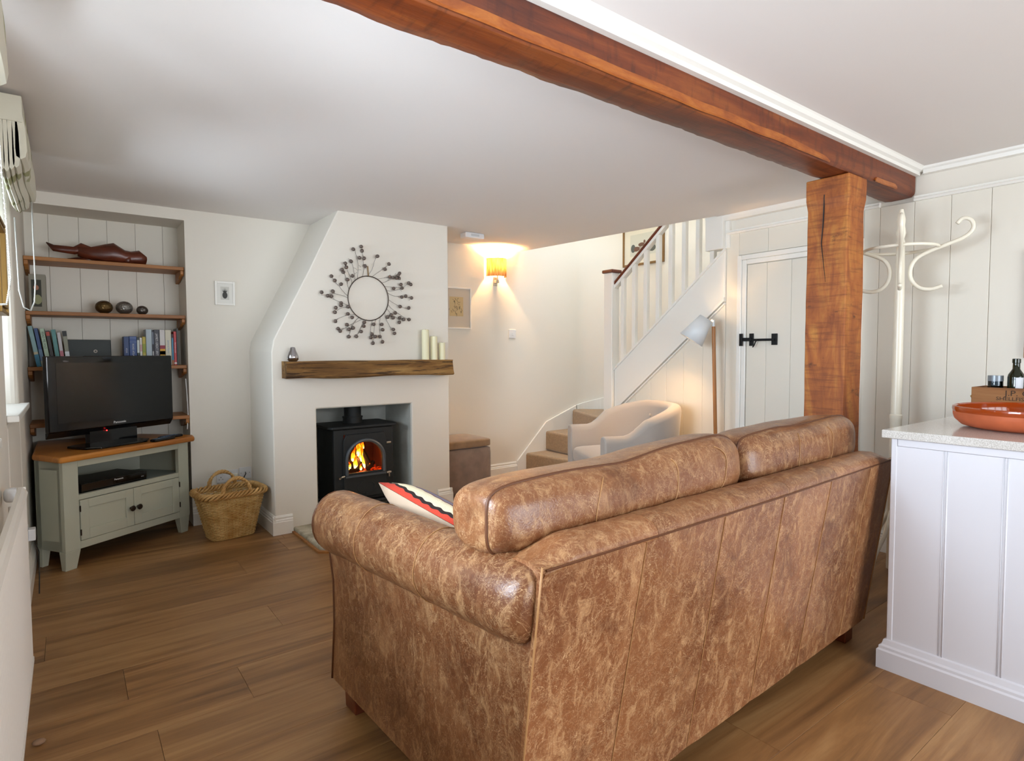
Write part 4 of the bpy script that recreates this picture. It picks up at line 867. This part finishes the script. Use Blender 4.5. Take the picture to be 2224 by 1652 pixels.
# local: +x to the back, y sideways. wall profile: arm/back ring as thick band around a U
def uring():
    P = []
    hw, rad, L = .375, .34, .33
    for i in range(8): P.append((L*i/8, -hw, i/8*.30))
    for i in range(25):
        a = -pi/2+pi*i/24; P.append((L+rad*cos(a), hw*sin(a), .30+.40*i/24))
    for i in range(1, 9): P.append((L*(1-i/8), hw, .70+.30*i/8))
    return P
U_ = uring()
def ztop(t_): 
    s_ = 1-abs(t_-.5)*2; s_ = max(0, min(1, (s_-.28)/.60)); s_ = s_*s_*(3-2*s_); return .635+.205*s_
bb = B(); K = 14
for i, (x, y, t_) in enumerate(U_):
    a = U_[max(i-1, 0)]; b = U_[min(i+1, len(U_)-1)]; tx, ty = b[0]-a[0], b[1]-a[1]; l_ = sqrt(tx*tx+ty*ty); nx, ny = ty/l_, -tx/l_   # outward normal
    zt_ = ztop(t_); wd = .045; zb_ = .13
    ring_ = [(-wd, zb_), (-wd, (zb_+zt_)/2), (-wd-.006, zt_-.05), (-wd*.98, zt_-.022), (-wd*.6, zt_-.004), (0, zt_), (wd*.6, zt_-.004), (wd*.98, zt_-.022), (wd+.006, zt_-.05), (wd+.004, (zb_+zt_)/2), (wd*.7, zb_+.06), (wd*.6, zb_)]
    K = len(ring_)
    out = max(0, (zt_-.635)*.28)
    for (o_, z) in ring_: q = o_+out*(z-.3 if z > .3 else 0)*1.2; bb.v.append((x+nx*q, y+ny*q, z))
for i in range(len(U_)-1):
    for j in range(K): bb.f.append((i*K+j, i*K+(j+1) % K, (i+1)*K+(j+1) % K, (i+1)*K+j))
bb.f += [tuple(range(K)), tuple(range((len(U_)-1)*K, len(U_)*K))[::-1]]
obj('shell', bb, M['grey_fab'], ac, smooth='auto', bevel=.012, seg=3)
obj('seat_base', B().box(.01, .60, -.335, .335, .13, .35), M['grey_fab'], ac, bevel=.02, seg=3)
obj('seat_cushion', B().soft(.64, .65, .13, 8, 6, .25, mat=Matrix.Translation((.30, 0, .405))), M['grey_fab'], ac, smooth=True)
for y_ in (-.14, 0, .14):
    for z_ in (.72, .56): obj('button', B().ball((.33+.293*sqrt(1-((y_+(.07 if z_ < .6 else 0))/.33)**2)-.006+.068*(z_-.3), y_+(.07 if z_ < .6 else 0), z_), .014, 6, (.5, 1, 1)), M['grey_fab'], ac, smooth=True)
for x_ in (.05, .52):
    for y_ in (-.3, .3): obj('leg', B().tube([(x_, y_, 0), (x_, y_*.97, .135)], [.014, .022], 10), M['poleoak'], ac)
# floor lamp
flp = thing('floor_lamp', 'oak floor lamp with tilted white metal shade by the under-stair panelling', 'lamp', (3.83, 2.585, 0))
obj('base', B().lathe([(.001, 0), (.13, 0), (.13, .018), (.12, .022), (.001, .024)], 32), M['lampwht'], flp, smooth='auto')
obj('pole', B().tube([(.02, -.02, .02), (0, .015, 1.425)], .0135, 12), M['poleoak'], flp, smooth='auto')
obj('joint', B().tube([(0, .015, 1.42), (0, .016, 1.468), (-.01, .03, 1.475)], .009, 8), M['lampwht'], flp)
ax = Vector((-.36, .44, -.85)).normalized(); c0 = Vector((-.035, .055, 1.485)); mt = Matrix.Translation(c0) @ ax.to_track_quat('Z', 'Y').to_matrix().to_4x4()
sh = B(); sh.lathe([(.052, 0), (.094, .19)], 32, mt)
s_o = obj('shade', sh, M['lampwht'], flp, smooth=True); md = s_o.modifiers.new('solid', 'SOLIDIFY'); md.thickness = .0025
obj('bulb', B().ball(c0+ax*.07, .024, 8), M['bulb'], flp, smooth=True)
lp = flp.location+c0+ax*.105; point('floor_lamp_light', lp, 14, (1, .60, .27), .025)

# ================================================================== sofa
SA = R(2.3)
so_ = thing('leather_sofa', 'large distressed tan leather sofa with scrolled arms seen from behind', 'sofa', (.75, 1.0, 0), SA)
SLn, SDp = 1.955, .99
# body core
obj('seat_base', B().box(.012, SLn-.012, .03, SDp-.02, .12, .40), M['leather'], so_, bevel=.02, seg=3)
# back shell panels, raked: v=0 at z=.09 -> v=-.1 at z=.81
def vb(z): return -.1*(z-.09)/.73
su = [0, .342, .688, 1.03, 1.37, 1.72, SLn]; sub = [0, .30, .655, 1.008, 1.33, 1.70, SLn]
for i in range(6):
    u0_, u1_, b0, b1 = su[i], su[i+1], sub[i], sub[i+1]; g = .0004; bb = B(); nz = 10; nu = 6
    for k in range(nz+1):
        z = .09+(.80-.09)*k/nz; t_ = k/nz
        for j in range(nu+1):
            s_ = j/nu; u = (b0+g)*(1-t_)*(1-s_)+(b1-g)*(1-t_)*s_+(u0_+g)*t_*(1-s_)+(u1_-g)*t_*s_
            edge = min(1, 6*min(s_, 1-s_)); bul = -.003*edge; v = vb(z)+bul+.0; bb.v.append((u, v, z))
    n1 = (nu+1)*(nz+1)
    for k in range(nz+1):
        z = .09+(.80-.09)*k/nz; t_ = k/nz
        for j in range(nu+1):
            s_ = j/nu; u = (b0+g)*(1-t_)*(1-s_)+(b1-g)*(1-t_)*s_+(u0_+g)*t_*(1-s_)+(u1_-g)*t_*s_; bb.v.append((u, vb(z)+.012, z))
    W = nu+1
    for k in range(nz):
        for j in range(nu): a = k*W+j; bb.f += [(a, a+1, a+W+1, a+W), (n1+a, n1+a+W, n1+a+W+1, n1+a+1)]
    for k in range(nz): 
        for j in (0, nu): a = k*W+j; bb.f.append((a, a+W, n1+a+W, n1+a))
    for j in range(nu):
        for k in (0, nz): a = k*W+j; bb.f.append((a, n1+a, n1+a+1, a+1))
    obj('back_panel', bb, M['leather'], so_, smooth='auto')
    if i: obj('seam', B().tube([(b0, vb(.10)-.0015, .10), (u0_, vb(.795)-.0012, .795)], .0013, 5), M['welt'], so_)
core = B(); core.prism([(.008, .10), (.10, .10), (.14, .45), (.08, .74), (vb(.79)+.012, .77)], .012, SLn-.012, 'x'); obj('back_core', core, M['leather'], so_)
# top rail: soft roll along the back top in segments, dipping to the arms at both ends
def railprof(u):
    k = min(1, max(0, (u-.0)/.13), max(0, (SLn-u)/.13)); k = k*k*(3-2*k); h = -.030*(1-k)
    return [(-.098, .788+h*.1), (-.1005, .798+h*.3), (-.098, .810+h*.6), (-.085, .824+h), (-.05, .834+h), (-.01, .832+h), (.03, .815+h), (.05, .78+h), (.05, .74), (-.07, .74)]
for i, (a, b) in enumerate(zip([.006, .38, .72, 1.05, 1.40], [.38, .72, 1.05, 1.40, 1.949])):
    bb = B(); n = 16
    for j in range(n+1):
        u = a+.0006+(b-a-.0012)*j/n
        for (v, z) in railprof(u):
            e_ = 1 if 0 < j < n else .985
            nn = noise.noise(Vector((u*11, v*20, 4)))*.0025; bb.v.append((u, v, z-.0015*(j in (0, n))+nn))
    for j in range(n):
        for k_ in range(10): bb.f.append((j*10+k_, j*10+(k_+1) % 10, (j+1)*10+(k_+1) % 10, (j+1)*10+k_))
    bb.f += [tuple(range(10))[::-1], tuple(range(n*10, n*10+10))]
    obj('back_rail', bb, M['leather'], so_, smooth='auto')
obj('rail_piping', B().tube([(.01, vb(.795)-.004, .796), (SLn*.5, vb(.795)-.004, .790), (SLn-.012, vb(.795)-.004, .796)], .0030, 6), M['weltd'], so_)
# arms: scroll cross-section extruded front to back
def armpt(k, tt, endf=1):
    # k 0..27 -> (u, z); tt 0 rear .. 1 front
    cz_ = .705-.050*tt; rz = .096+.013*tt; rx = .088+.007*tt; cx_ = .030; zc = .618-.072*min(1, tt*1.3)
    if k < 5:
        u, z = [(.012, .09), (.0, .10), (.0, .30), (.004, zc-.10), (.001, zc-.015)][k]
        return u+.012*sin(pi*min(1, (z-.09)/.45))*tt, z
    if k < 24:
        a = R(-110-(k-5)*(252/18)); return cx_+rx*endf*cos(a), cz_+rz*endf*sin(a)
    return [(.135, .58), (.15, .40), (.15, .10)][k-24]
def arm(side):
    K = 27; bb = B(); V = [0, .006, .018, .04, .07, .13, .2, .35, .5, .65, .8, .92, .965, .985, .992]; n = len(V)
    E_ = {0: .55, 1: .78, 2: .91, 3: .975, n-1: .84, n-2: .94}
    for i, v in enumerate(V):
        tt = v/.99
        for k in range(K):
            u, z = armpt(k, tt, E_.get(i, 1.0)); nn = noise.noise_vector(Vector((u*9, v*6, z*9)))*(.004 if 5 <= k < 24 else .0)
            bb.v.append(((u if side < 0 else SLn-u)+nn.x, v+(vb(z)*(1-tt)**2)+.012, z+nn.z))
    for i in range(n-1):
        for j in range(K): bb.f.append((i*K+j, i*K+(j+1) % K, (i+1)*K+(j+1) % K, (i+1)*K+j))
    bb.f += [tuple(range(K)), tuple(range((n-1)*K, n*K))[::-1]]
    a_ = obj('arm', bb, M['leather'], so_, smooth='auto')
    for v in (.34, .66):
        tt = v/.99; pts = []
        for k in range(4, 24):
            u, z = armpt(k, tt, 1.012); nn = noise.noise_vector(Vector((u*9, v*6, z*9)))*.004; pts.append(((u if side < 0 else SLn-u)+nn.x, v+vb(z)*(1-tt)**2+.012, z+nn.z))
        obj('seam', B().tube(pts, .0013, 5), M['welt'], a_)
    pts = []
    for k in range(1, 24):
        u, z = armpt(k, 1, .93); pts.append((u-.001 if side < 0 else SLn-u+.001, .9985, z))
    obj('front_piping', B().tube(pts, .004, 6), M['weltd'], a_, smooth=True)
    pts = [((.0 if side < 0 else SLn), vb(z)-.001, z) for z in (.09, .3, .5, .7, .805)]
    obj('corner_piping', B().tube(pts, .0027, 6), M['welt'], so_, smooth=True)
arm(-1); arm(1)
for u in (.07, SLn-.07):
    for v in (.07, .93): obj('foot', B().prism([(u-.035, 0), (u+.035, 0), (u+.04, .125), (u-.04, .125)], v-.04, v+.04, 'y'), M['mahog'], so_, bevel=.003)
# seat cushions
for i in range(2): obj('seat_cushion', B().soft(.815, .72, .17, 8, 6, .2, mat=Matrix.Translation((.15+.415+i*.825, .62, .44))), M['leather'], so_, smooth=True)
# back cushions
def bcush(u0_, u1_, z0, z1, tilt, seams, top):
    L, Hh, Dp = u1_-u0_, z1-z0, .25; E1, E2 = 7, 2.9
    mm = Matrix.Translation(((u0_+u1_)/2, .125, (z0+z1)/2)) @ Matrix.Rotation(tilt, 4, 'X')
    def shape(p):
        x = p.x/(L/2); q = p.copy(); k = max(0, min(1, (p.z+Hh/2)/Hh)); q.z += top(x)*k; q.y *= 1-.10*max(0, abs(x)-.75)/.25
        q += noise.noise_vector(Vector((p.x*5+u0_*9, p.y*7, p.z*7)))*.007; return q
    bb = B(); bb.soft(L, Dp, Hh, 18, E1, .0, mat=mm, fn=shape, e2=E2); c_ = obj('back_cushion', bb, M['leather'], so_, smooth=True)
    def surf(x, z, y, out=0):
        d = (abs(x)**E1+(abs(y)**E2+abs(z)**E2)**(E1/E2))**(1/E1); return mm @ shape(Vector((x/d*(L/2+out), y/d*(Dp/2+out), z/d*(Hh/2+out))))
    loop = []
    for i in range(100):
        a = 2*pi*i/100; c2, s2 = cos(a), sin(a); d2 = (abs(c2)**9+abs(s2)**9)**(1/9); loop.append(surf(c2/d2, s2/d2, -.55))
    obj('piping', B().tube(loop, .0042, 6, closed=True), M['weltd'], c_, smooth=True)
    for s_ in seams:
        pts = [surf(s_+.03*sin(2*t_), .97*t_, -1, .0012) for t_ in [-1+1.85*i/20 for i in range(21)]]
        obj('seam', B().tube(pts, .0015, 5), M['welt'], c_, smooth=True)
bcush(-.02, 1.005, .765, .945, R(-4), (-.42, .22, .71), lambda x: .034*max(0, min(1, (x+.1)/.9))); bcush(1.02, 1.925, .765, .966, R(-4), (-.3, .3), lambda x: .006*x)
# kilim cushion leaning on the left arm
kc = thing('kilim_cushion', 'striped red and cream kilim cushion with cream back leaning on the near sofa arm', 'cushion')
um = Matrix.Translation((.75, 1.0, 0)) @ Matrix.Rotation(SA, 4, 'Z')
kA, kB = Vector((.10, .80, .79)), Vector((.165, .36, .705)); xax = (kA-kB).normalized(); yax = -Vector((.78, -.08, -.60)); yax = (yax-xax*yax.dot(xax)).normalized(); nrm_ = xax.cross(yax)
# local: x along the top edge (v direction), y up the cushion, z = patterned side
rz_ = Matrix.Rotation(R(-7), 4, 'Z')
kc.matrix_basis = um @ Matrix.Translation((kA+kB)/2-yax*.215+nrm_*.012) @ Matrix((xax, yax, nrm_)).transposed().to_4x4()
def pill(top_):
    bb = B(); n = 18; S = .235
    for i in range(n+1):
        for j in range(n+1):
            a, b = -1+2*i/n, -1+2*j/n; pin = 1-.06*(1-a*a)*abs(b)**3-.0; pin2 = 1-.06*(1-b*b)*abs(a)**3
            h = .068*((1-a**4)*(1-b**4))**.55; bb.v.append((a*S*pin2, b*S*pin, h*(1 if top_ else -1)+(.0005 if top_ else -.0005)))
    for i in range(n):
        for j in range(n): q = i*(n+1)+j; bb.f.append((q, q+1, q+n+2, q+n+1) if not top_ else (q, q+n+1, q+n+2, q+1))
    return bb
obj('patterned_front', pill(True), M['kilim'], kc, smooth=True); obj('cream_back', pill(False), M['cream_cl'], kc, smooth=True)

# ================================================================== coat stand
cx_, cy_ = 3.665, 1.322
cs_ = thing('coat_stand', 'cream painted bentwood coat stand beside the oak post', 'coat stand', (cx_, cy_, 0))
obj('pole', B().lathe([(r_*.80, z_) for r_, z_ in [(.001, .02), (.036, .02), (.036, .86), (.039, .865), (.039, .885), (.033, .89), (.030, 1.55), (.028, 1.70), (.025, 1.80), (.028, 1.83), (.020, 1.85), (.030, 1.88), (.023, 1.92), (.026, 1.955), (.018, 1.985), (.012, 2.01), (.001, 2.015)]], 20), M['stand'], cs_, smooth='auto')
obj('ring', B().tube([(.17*cos(a), .17*sin(a), 1.795) for a in [2*pi*i/48 for i in range(48)]], .009, 8, closed=True), M['stand'], cs_, smooth=True)
for k in range(4):
    a = R(-70+90*k); d = Vector((cos(a), sin(a), 0))
    def P_(r_, z): return tuple(d*r_+Vector((0, 0, z)))
    key = [(.19, 1.585), (.14, 1.57), (.09, 1.58), (.055, 1.62), (.047, 1.68), (.07, 1.735), (.125, 1.77), (.20, 1.80), (.275, 1.83), (.312, 1.87), (.305, 1.915), (.27, 1.93), (.245, 1.905)]
    pts = []
    for i in range(len(key)-1):
        p0, p1, p2, p3 = key[max(i-1, 0)], key[i], key[i+1], key[min(i+2, len(key)-1)]
        for s_ in range(4):
            t_ = s_/4; q = [.5*((2*p1[j])+(-p0[j]+p2[j])*t_+(2*p0[j]-5*p1[j]+4*p2[j]-p3[j])*t_*t_+(-p0[j]+3*p1[j]-3*p2[j]+p3[j])*t_**3) for j in (0, 1)]; pts.append(P_(*q))
    pts.append(P_(*key[-1])); obj('hook', B().tube(pts, .0105, 8), M['stand'], cs_, smooth=True)
for k in range(4):
    a = R(45+90*k-53); d = Vector((cos(a), sin(a), 0)); obj('leg', B().tube([tuple(d*.02+Vector((0, 0, .35))), tuple(d*.08+Vector((0, 0, .22))), tuple(d*.17+Vector((0, 0, .12))), tuple(d*.21+Vector((0, 0, .015)))], .012, 8), M['stand'], cs_, smooth=True)

# ================================================================== peninsula
pn = thing('peninsula_cabinet', 'white panelled kitchen peninsula cabinet with plinth moulding', 'cabinet')
PX, PY1, PY0 = 2.53, .925, -.75
obj('carcass', B().box(PX+.012, XR-.03, PY0, PY1-.012, .0, .904), M['pen'], pn)
gy = [PY1-.005, .752, .58, .405, .23, .055, -.12, -.295, -.47, PY0]
for a, b in zip(gy, gy[1:]): obj('board', B().box(PX, PX+.012, b+.0003, a-.0003, .11, .875), M['pen'], pn, bevel=.0008, seg=1)
bd_ = B()
for g in gy[1:-1]: bd_.tube([(PX+.0005, g-.010, .11), (PX+.0005, g-.010, .875)], .0028, 6); bd_.tube([(PX+.001, g+.002, .11), (PX+.001, g+.002, .875)], .0022, 6)
obj('beads', bd_, M['pen'], pn, smooth=True, kind='stuff')
obj('corner_bead', B().box(PX-.002, PX+.03, PY1-.02, PY1+.0005, .11, .905), M['pen'], pn, bevel=.003)
obj('top_rail', B().box(PX-.002, PX+.0118, PY0, PY1-.0205, .8755, .904), M['pen'], pn, bevel=.003)
gx_ = [PX, 2.75, 2.98, 3.2, 3.43, 3.66, 3.96]
for a, b in zip(gx_, gx_[1:]): obj('board', B().box(a+.003, b-.003, PY1-.012, PY1, .11, .904), M['pen'], pn, bevel=.003)
pf = [(0, 0), (-.026, 0), (-.026, .072), (-.020, .078), (-.020, .088), (-.012, .094), (-.008, .112), (0, .116)]
pl1 = B(); k = len(pf)
for (x_, y_) in ((0, 0), ) : pass
# mitred plinth: -X face then +Y face
for (o_, z) in pf: pl1.v.append((PX+o_, PY0, z))
for (o_, z) in pf: pl1.v.append((PX+o_, PY1-o_, z))
for (o_, z) in pf: pl1.v.append((XR-.04, PY1-o_, z))
for s_ in range(2):
    for j in range(k): pl1.f.append((s_*k+j, s_*k+(j+1) % k, (s_+1)*k+(j+1) % k, (s_+1)*k+j))
obj('plinth', pl1, M['pen'], pn)
wtp = obj('worktop', B().box(PX-.022, XR-.028, PY0-.02, PY1+.028, .9055, .936), M['quartz'], bevel=.003, label='pale speckled quartz worktop on the white peninsula', cat='worktop')
WZ = .9362
# terracotta dish
ds = thing('terracotta_dish', 'wide glazed terracotta cooking dish on the worktop', 'dish', (2.955, .60, WZ))
obj('bowl', B().lathe([(.001, .0), (.18, .0), (.218, .010), (.240, .032), (.2455, .050), (.246, .062)], 56), M['terra'], ds, smooth='auto')
obj('glazed_inside', B().lathe([(.246, .062), (.2485, .072), (.247, .082), (.241, .085), (.234, .080), (.235, .060), (.228, .032), (.20, .014), (.001, .010)], 56), M['glaze'], ds, smooth='auto')
for a in (R(200), R(20)):
    d = Vector((cos(a), sin(a), 0)); q = Vector((-sin(a), cos(a), 0)); obj('handle', B().tube([tuple(d*.232+q*-.05+Vector((0, 0, .052))), tuple(d*.262+q*-.03+Vector((0, 0, .055))), tuple(d*.268+Vector((0, 0, .055))), tuple(d*.262+q*.03+Vector((0, 0, .055))), tuple(d*.232+q*.05+Vector((0, 0, .052)))], .011, 8), M['terra'], ds, smooth=True)
# crate
cr = thing('wooden_crate', 'old wooden shellfish crate with stencilled lettering on the worktop', 'crate', (3.50, .70, WZ))
cw, cdp, chh = .24, .20, .128
obj('front_board', B().box(0, .012, -cw, cw, 0, chh), M['crate'], cr, bevel=.002); obj('rear_board', B().box(cdp-.012, cdp, -cw, cw, 0, chh), M['crate'], cr, bevel=.002)
obj('end_board', B().box(.012, cdp-.012, cw-.014, cw-.001, 0, chh), M['crate'], cr, bevel=.002); obj('end_board', B().box(.012, cdp-.012, -cw+.001, -cw+.014, 0, chh), M['crate'], cr, bevel=.002)
obj('bottom_board', B().box(.012, cdp-.012, -cw+.014, cw-.014, 0, .01), M['crate'], cr)
obj('rope_handle', B().tube([(.05, cw-.002, .085), (.06, cw+.014, .08), (.1, cw+.018, .065), (.14, cw+.014, .08), (.15, cw-.002, .085)], .006, 8), cm('a8854f', .9), cr, smooth=True)
for s_, sz, zz in (('J.P. GURNEY', .036, .103), ('SHELLFISH MERCHANTS', .0235, .077), ('HARBOUR SIDE WAREHOUSE', .0215, .052), ('WEST BAY', .02, .028)):
    text('lettering', s_, sz, frame_mat((-.0006, .0, zz), (0, -1, 0), (0, 0, 1)), M['ink'], cr, .0003, sx=1.15)
gj = thing('glass_jar', 'small grey glass pot in the crate, left of the green bottle', 'jar', (3.60, .872, WZ+.0105))
obj('glass', B().lathe([(.001, 0), (.027, 0), (.03, .005), (.03, .165), (.029, .17), (.027, .17), (.027, .01), (.001, .008)], 24), M['jarglass'], gj, smooth='auto')
obj('lid', B().lathe([(.001, .172), (.031, .172), (.031, .145), (.0315, .145)], 24), cm('8a929a', .3, .3), gj, smooth='auto')
def bottle(x, y, lb):
    b_ = thing('green_bottle', lb, 'bottle', (x, y, WZ+.0105), group='bottles in the crate')
    obj('glass', B().lathe([(.001, 0), (.030, 0), (.032, .006), (.032, .165), (.030, .178), (.020, .195), (.0145, .205), (.0140, .232), (.0165, .234), (.0165, .252), (.014, .254), (.001, .254)], 24), M['green'], b_, smooth='auto')
    obj('paper_label', B().lathe([(.0325, .09), (.0325, .165)], 10, a0=R(190), a1=R(250)), M['label'], b_, smooth=True)
bottle(3.60, .795, 'dark green glass bottle with white label standing in the crate'); bottle(3.60, .665, 'dark green bottle at the right edge of the picture, in the crate')
# framed board at the far right edge of the view
rp = framed('wall_picture', 'wooden framed picture on the boarded wall above the crate, at the edge of view', frame_mat((XR-.0005, .703, 1.48), (0, -1, 0), (0, 0, 1)), .30, .56, .03, cm('a56a35', .5), M['mountw'], None)

# ================================================================== left wall: radiator, blinds, mirror
rd = thing('radiator', 'white ribbed radiator under the window on the left wall', 'radiator', (0, 0, 0))
ry0, ry1, rz0, rz1, rx = .9, 2.58, .19, .79, -.128
rp_ = B()
n_ = 78; pts = []
for i in range(n_*4+1):
    y = ry0+(ry1-ry0)*i/(n_*4); pts.append((rx+(.003 if i % 4 in (1, 2) else 0), y))
poly = pts+[(rx-.022, ry1), (rx-.022, ry0)]
rp_.prism([(p[0], p[1]) for p in poly], rz0, rz1-.03); obj('panel', rp_, M['rad'], rd)
obj('top_rail', B().prism([(rx-.022, rz1-.03), (rx+.004, rz1-.03), (rx+.008, rz1-.02), (rx+.002, rz1-.008), (rx-.006, rz1), (rx-.018, rz1)], ry0, ry1, 'y'), M['rad'], rd)
obj('side_panel', B().box(rx-.022, rx+.003, ry1, ry1+.006, rz0, rz1), M['rad'], rd, bevel=.002)
obj('bottom_rail', B().box(rx-.004, rx+.006, ry0, ry1, rz0-.004, rz0+.012), M['rad'], rd, bevel=.002)
vv = B(); vv.tube([(-.175, ry1+.14, 0.0), (-.175, ry1+.14, .70)], .0075, 8); vv.tube([(-.175, ry1+.14, .66), (-.14, ry1+.0, .66)], .0075, 8); obj('pipe', vv, M['rad'], rd)
obj('thermostat_knob', B().soft(.045, .052, .05, 5, 3, mat=Matrix.Translation((-.172, ry1+.14, .742))), M['white_pl'], rd, smooth=True)
# gilt mirror on the pier between the windows
mi = thing('gilt_mirror', 'gilt framed mirror hanging on the pier at the left edge', 'mirror'); mi.matrix_basis = frame_mat((XL+.0005, 2.80, 1.555), (0, 1, 0), (0, 0, 1))
w_, h_ = .30, .34
f = B(); 
for (d0, d1, dp_) in ((0, .012, .03), (.012, .024, .022), (.024, .034, .03)):
    f.box(-w_/2+d0, -w_/2+d1, -h_/2+d0, h_/2-d0, 0, dp_); f.box(w_/2-d1, w_/2-d0, -h_/2+d0, h_/2-d0, 0, dp_); f.box(-w_/2+d1, w_/2-d1, -h_/2+d0, -h_/2+d1, 0, dp_); f.box(-w_/2+d1, w_/2-d1, h_/2-d1, h_/2-d0, 0, dp_)
obj('frame', f, M['gold'], mi, bevel=.002); obj('glass', B().box(-w_/2+.033, w_/2-.033, -h_/2+.033, h_/2-.033, 0, .012), M['mirror'], mi)
def roman(name, lb, y0, y1, zt_, grp, drop=.30):
    o = thing(name, lb, 'blind', (0, 0, 0), group=grp)
    obj('headrail', B().box(XL+.0008, XL+.092, y0-.004, y1+.004, zt_-.10, zt_), M['blind'], o, bevel=.003)
    L = y1-y0; k = 26
    # front fold and stacked pleats: soft loops across the blind
    for i, (off, zlow, th) in enumerate(((.078, drop, .020), (.058, drop+.035, .013), (.042, drop+.045, .011), (.028, drop+.055, .010), (.014, drop+.05, .009))):
        bb = B(); n = 24
        for a in range(n+1):
            y = y0+L*a/n; s_ = a/n; sag = .020*sin(pi*s_)*(i+1)*.3; xo = XL+.014+off*.88*(1+.06*sin(s_*9+i)); zl = zt_-zlow-sag
            prf = [(xo-th*.6, zt_-.02), (xo+th*.1, zt_-.02), (xo+th*.8, zt_-zlow*.5), (xo+th*.95, zl+.035), (xo+th*.7, zl+.010), (xo, zl), (xo-th*.7, zl+.010), (xo-th*.8, zl+.04), (xo-th*.7, zt_-zlow*.5)]
            bb.v += [(p[0], y, p[1]) for p in prf]
        K = 9
        for a in range(n):
            for j in range(K): bb.f.append((a*K+j, a*K+(j+1) % K, (a+1)*K+(j+1) % K, (a+1)*K+j))
        bb.f += [tuple(range(K)), tuple(range(n*K, n*K+K))[::-1]]
        obj('fabric_fold', bb, M['blind'], o, smooth='auto')
    return o
b1 = roman('roman_blind', 'gathered leaf-print roman blind over the far window beside the alcove', 3.0, 3.84, 2.235, 'roman blinds', .24)
b2 = roman('roman_blind', 'gathered leaf-print roman blind over the near window at the top left edge', .6, 2.02, 2.235, 'roman blinds', .31)
cdp_ = [(XL+.085, 3.80, 2.0), (XL+.085, 3.81, 1.8), (XL+.086, 3.82, 1.6), (XL+.08, 3.80, 1.50), (XL+.065, 3.78, 1.455), (XL+.04, 3.76, 1.47), (XL+.025, 3.75, 1.55), (XL+.02, 3.75, 1.9)]
obj('pull_cord', B().tube(cdp_, .0033, 6), M['cord'], b1, smooth=True)
bc = B(); a_, b_ = Vector((XL+.09, 2.06, 1.92)), Vector((XL+.03, 2.5, 1.35))
ck = [Vector(q) for q in ((-.105, 1.72, 1.84), (-.104, 1.77, 1.65), (-.102, 1.83, 1.50), (-.101, 1.85, 1.42), (-.106, 1.78, 1.355), (-.12, 1.6, 1.34))]; pts = []
for i in range(5): pts += [ck[i].lerp(ck[i+1], t/14) for t in range(14)]
for p in pts: bc.ball(p, .0021, 4)
bc.tube(pts, .0008, 4); obj('bead_chain', bc, M['cord'], b2, kind='stuff')
# small stone lying by the radiator
stn = B(); stn.ball((0, 0, .01), .013, 6, (1.4, .9, .75)); o = obj('pebble', stn, cm('8a6a50', .9), smooth=True, label='small brown pebble on the floor beside the radiator', cat='stone'); o.location = (-.11, 2.36, 0)
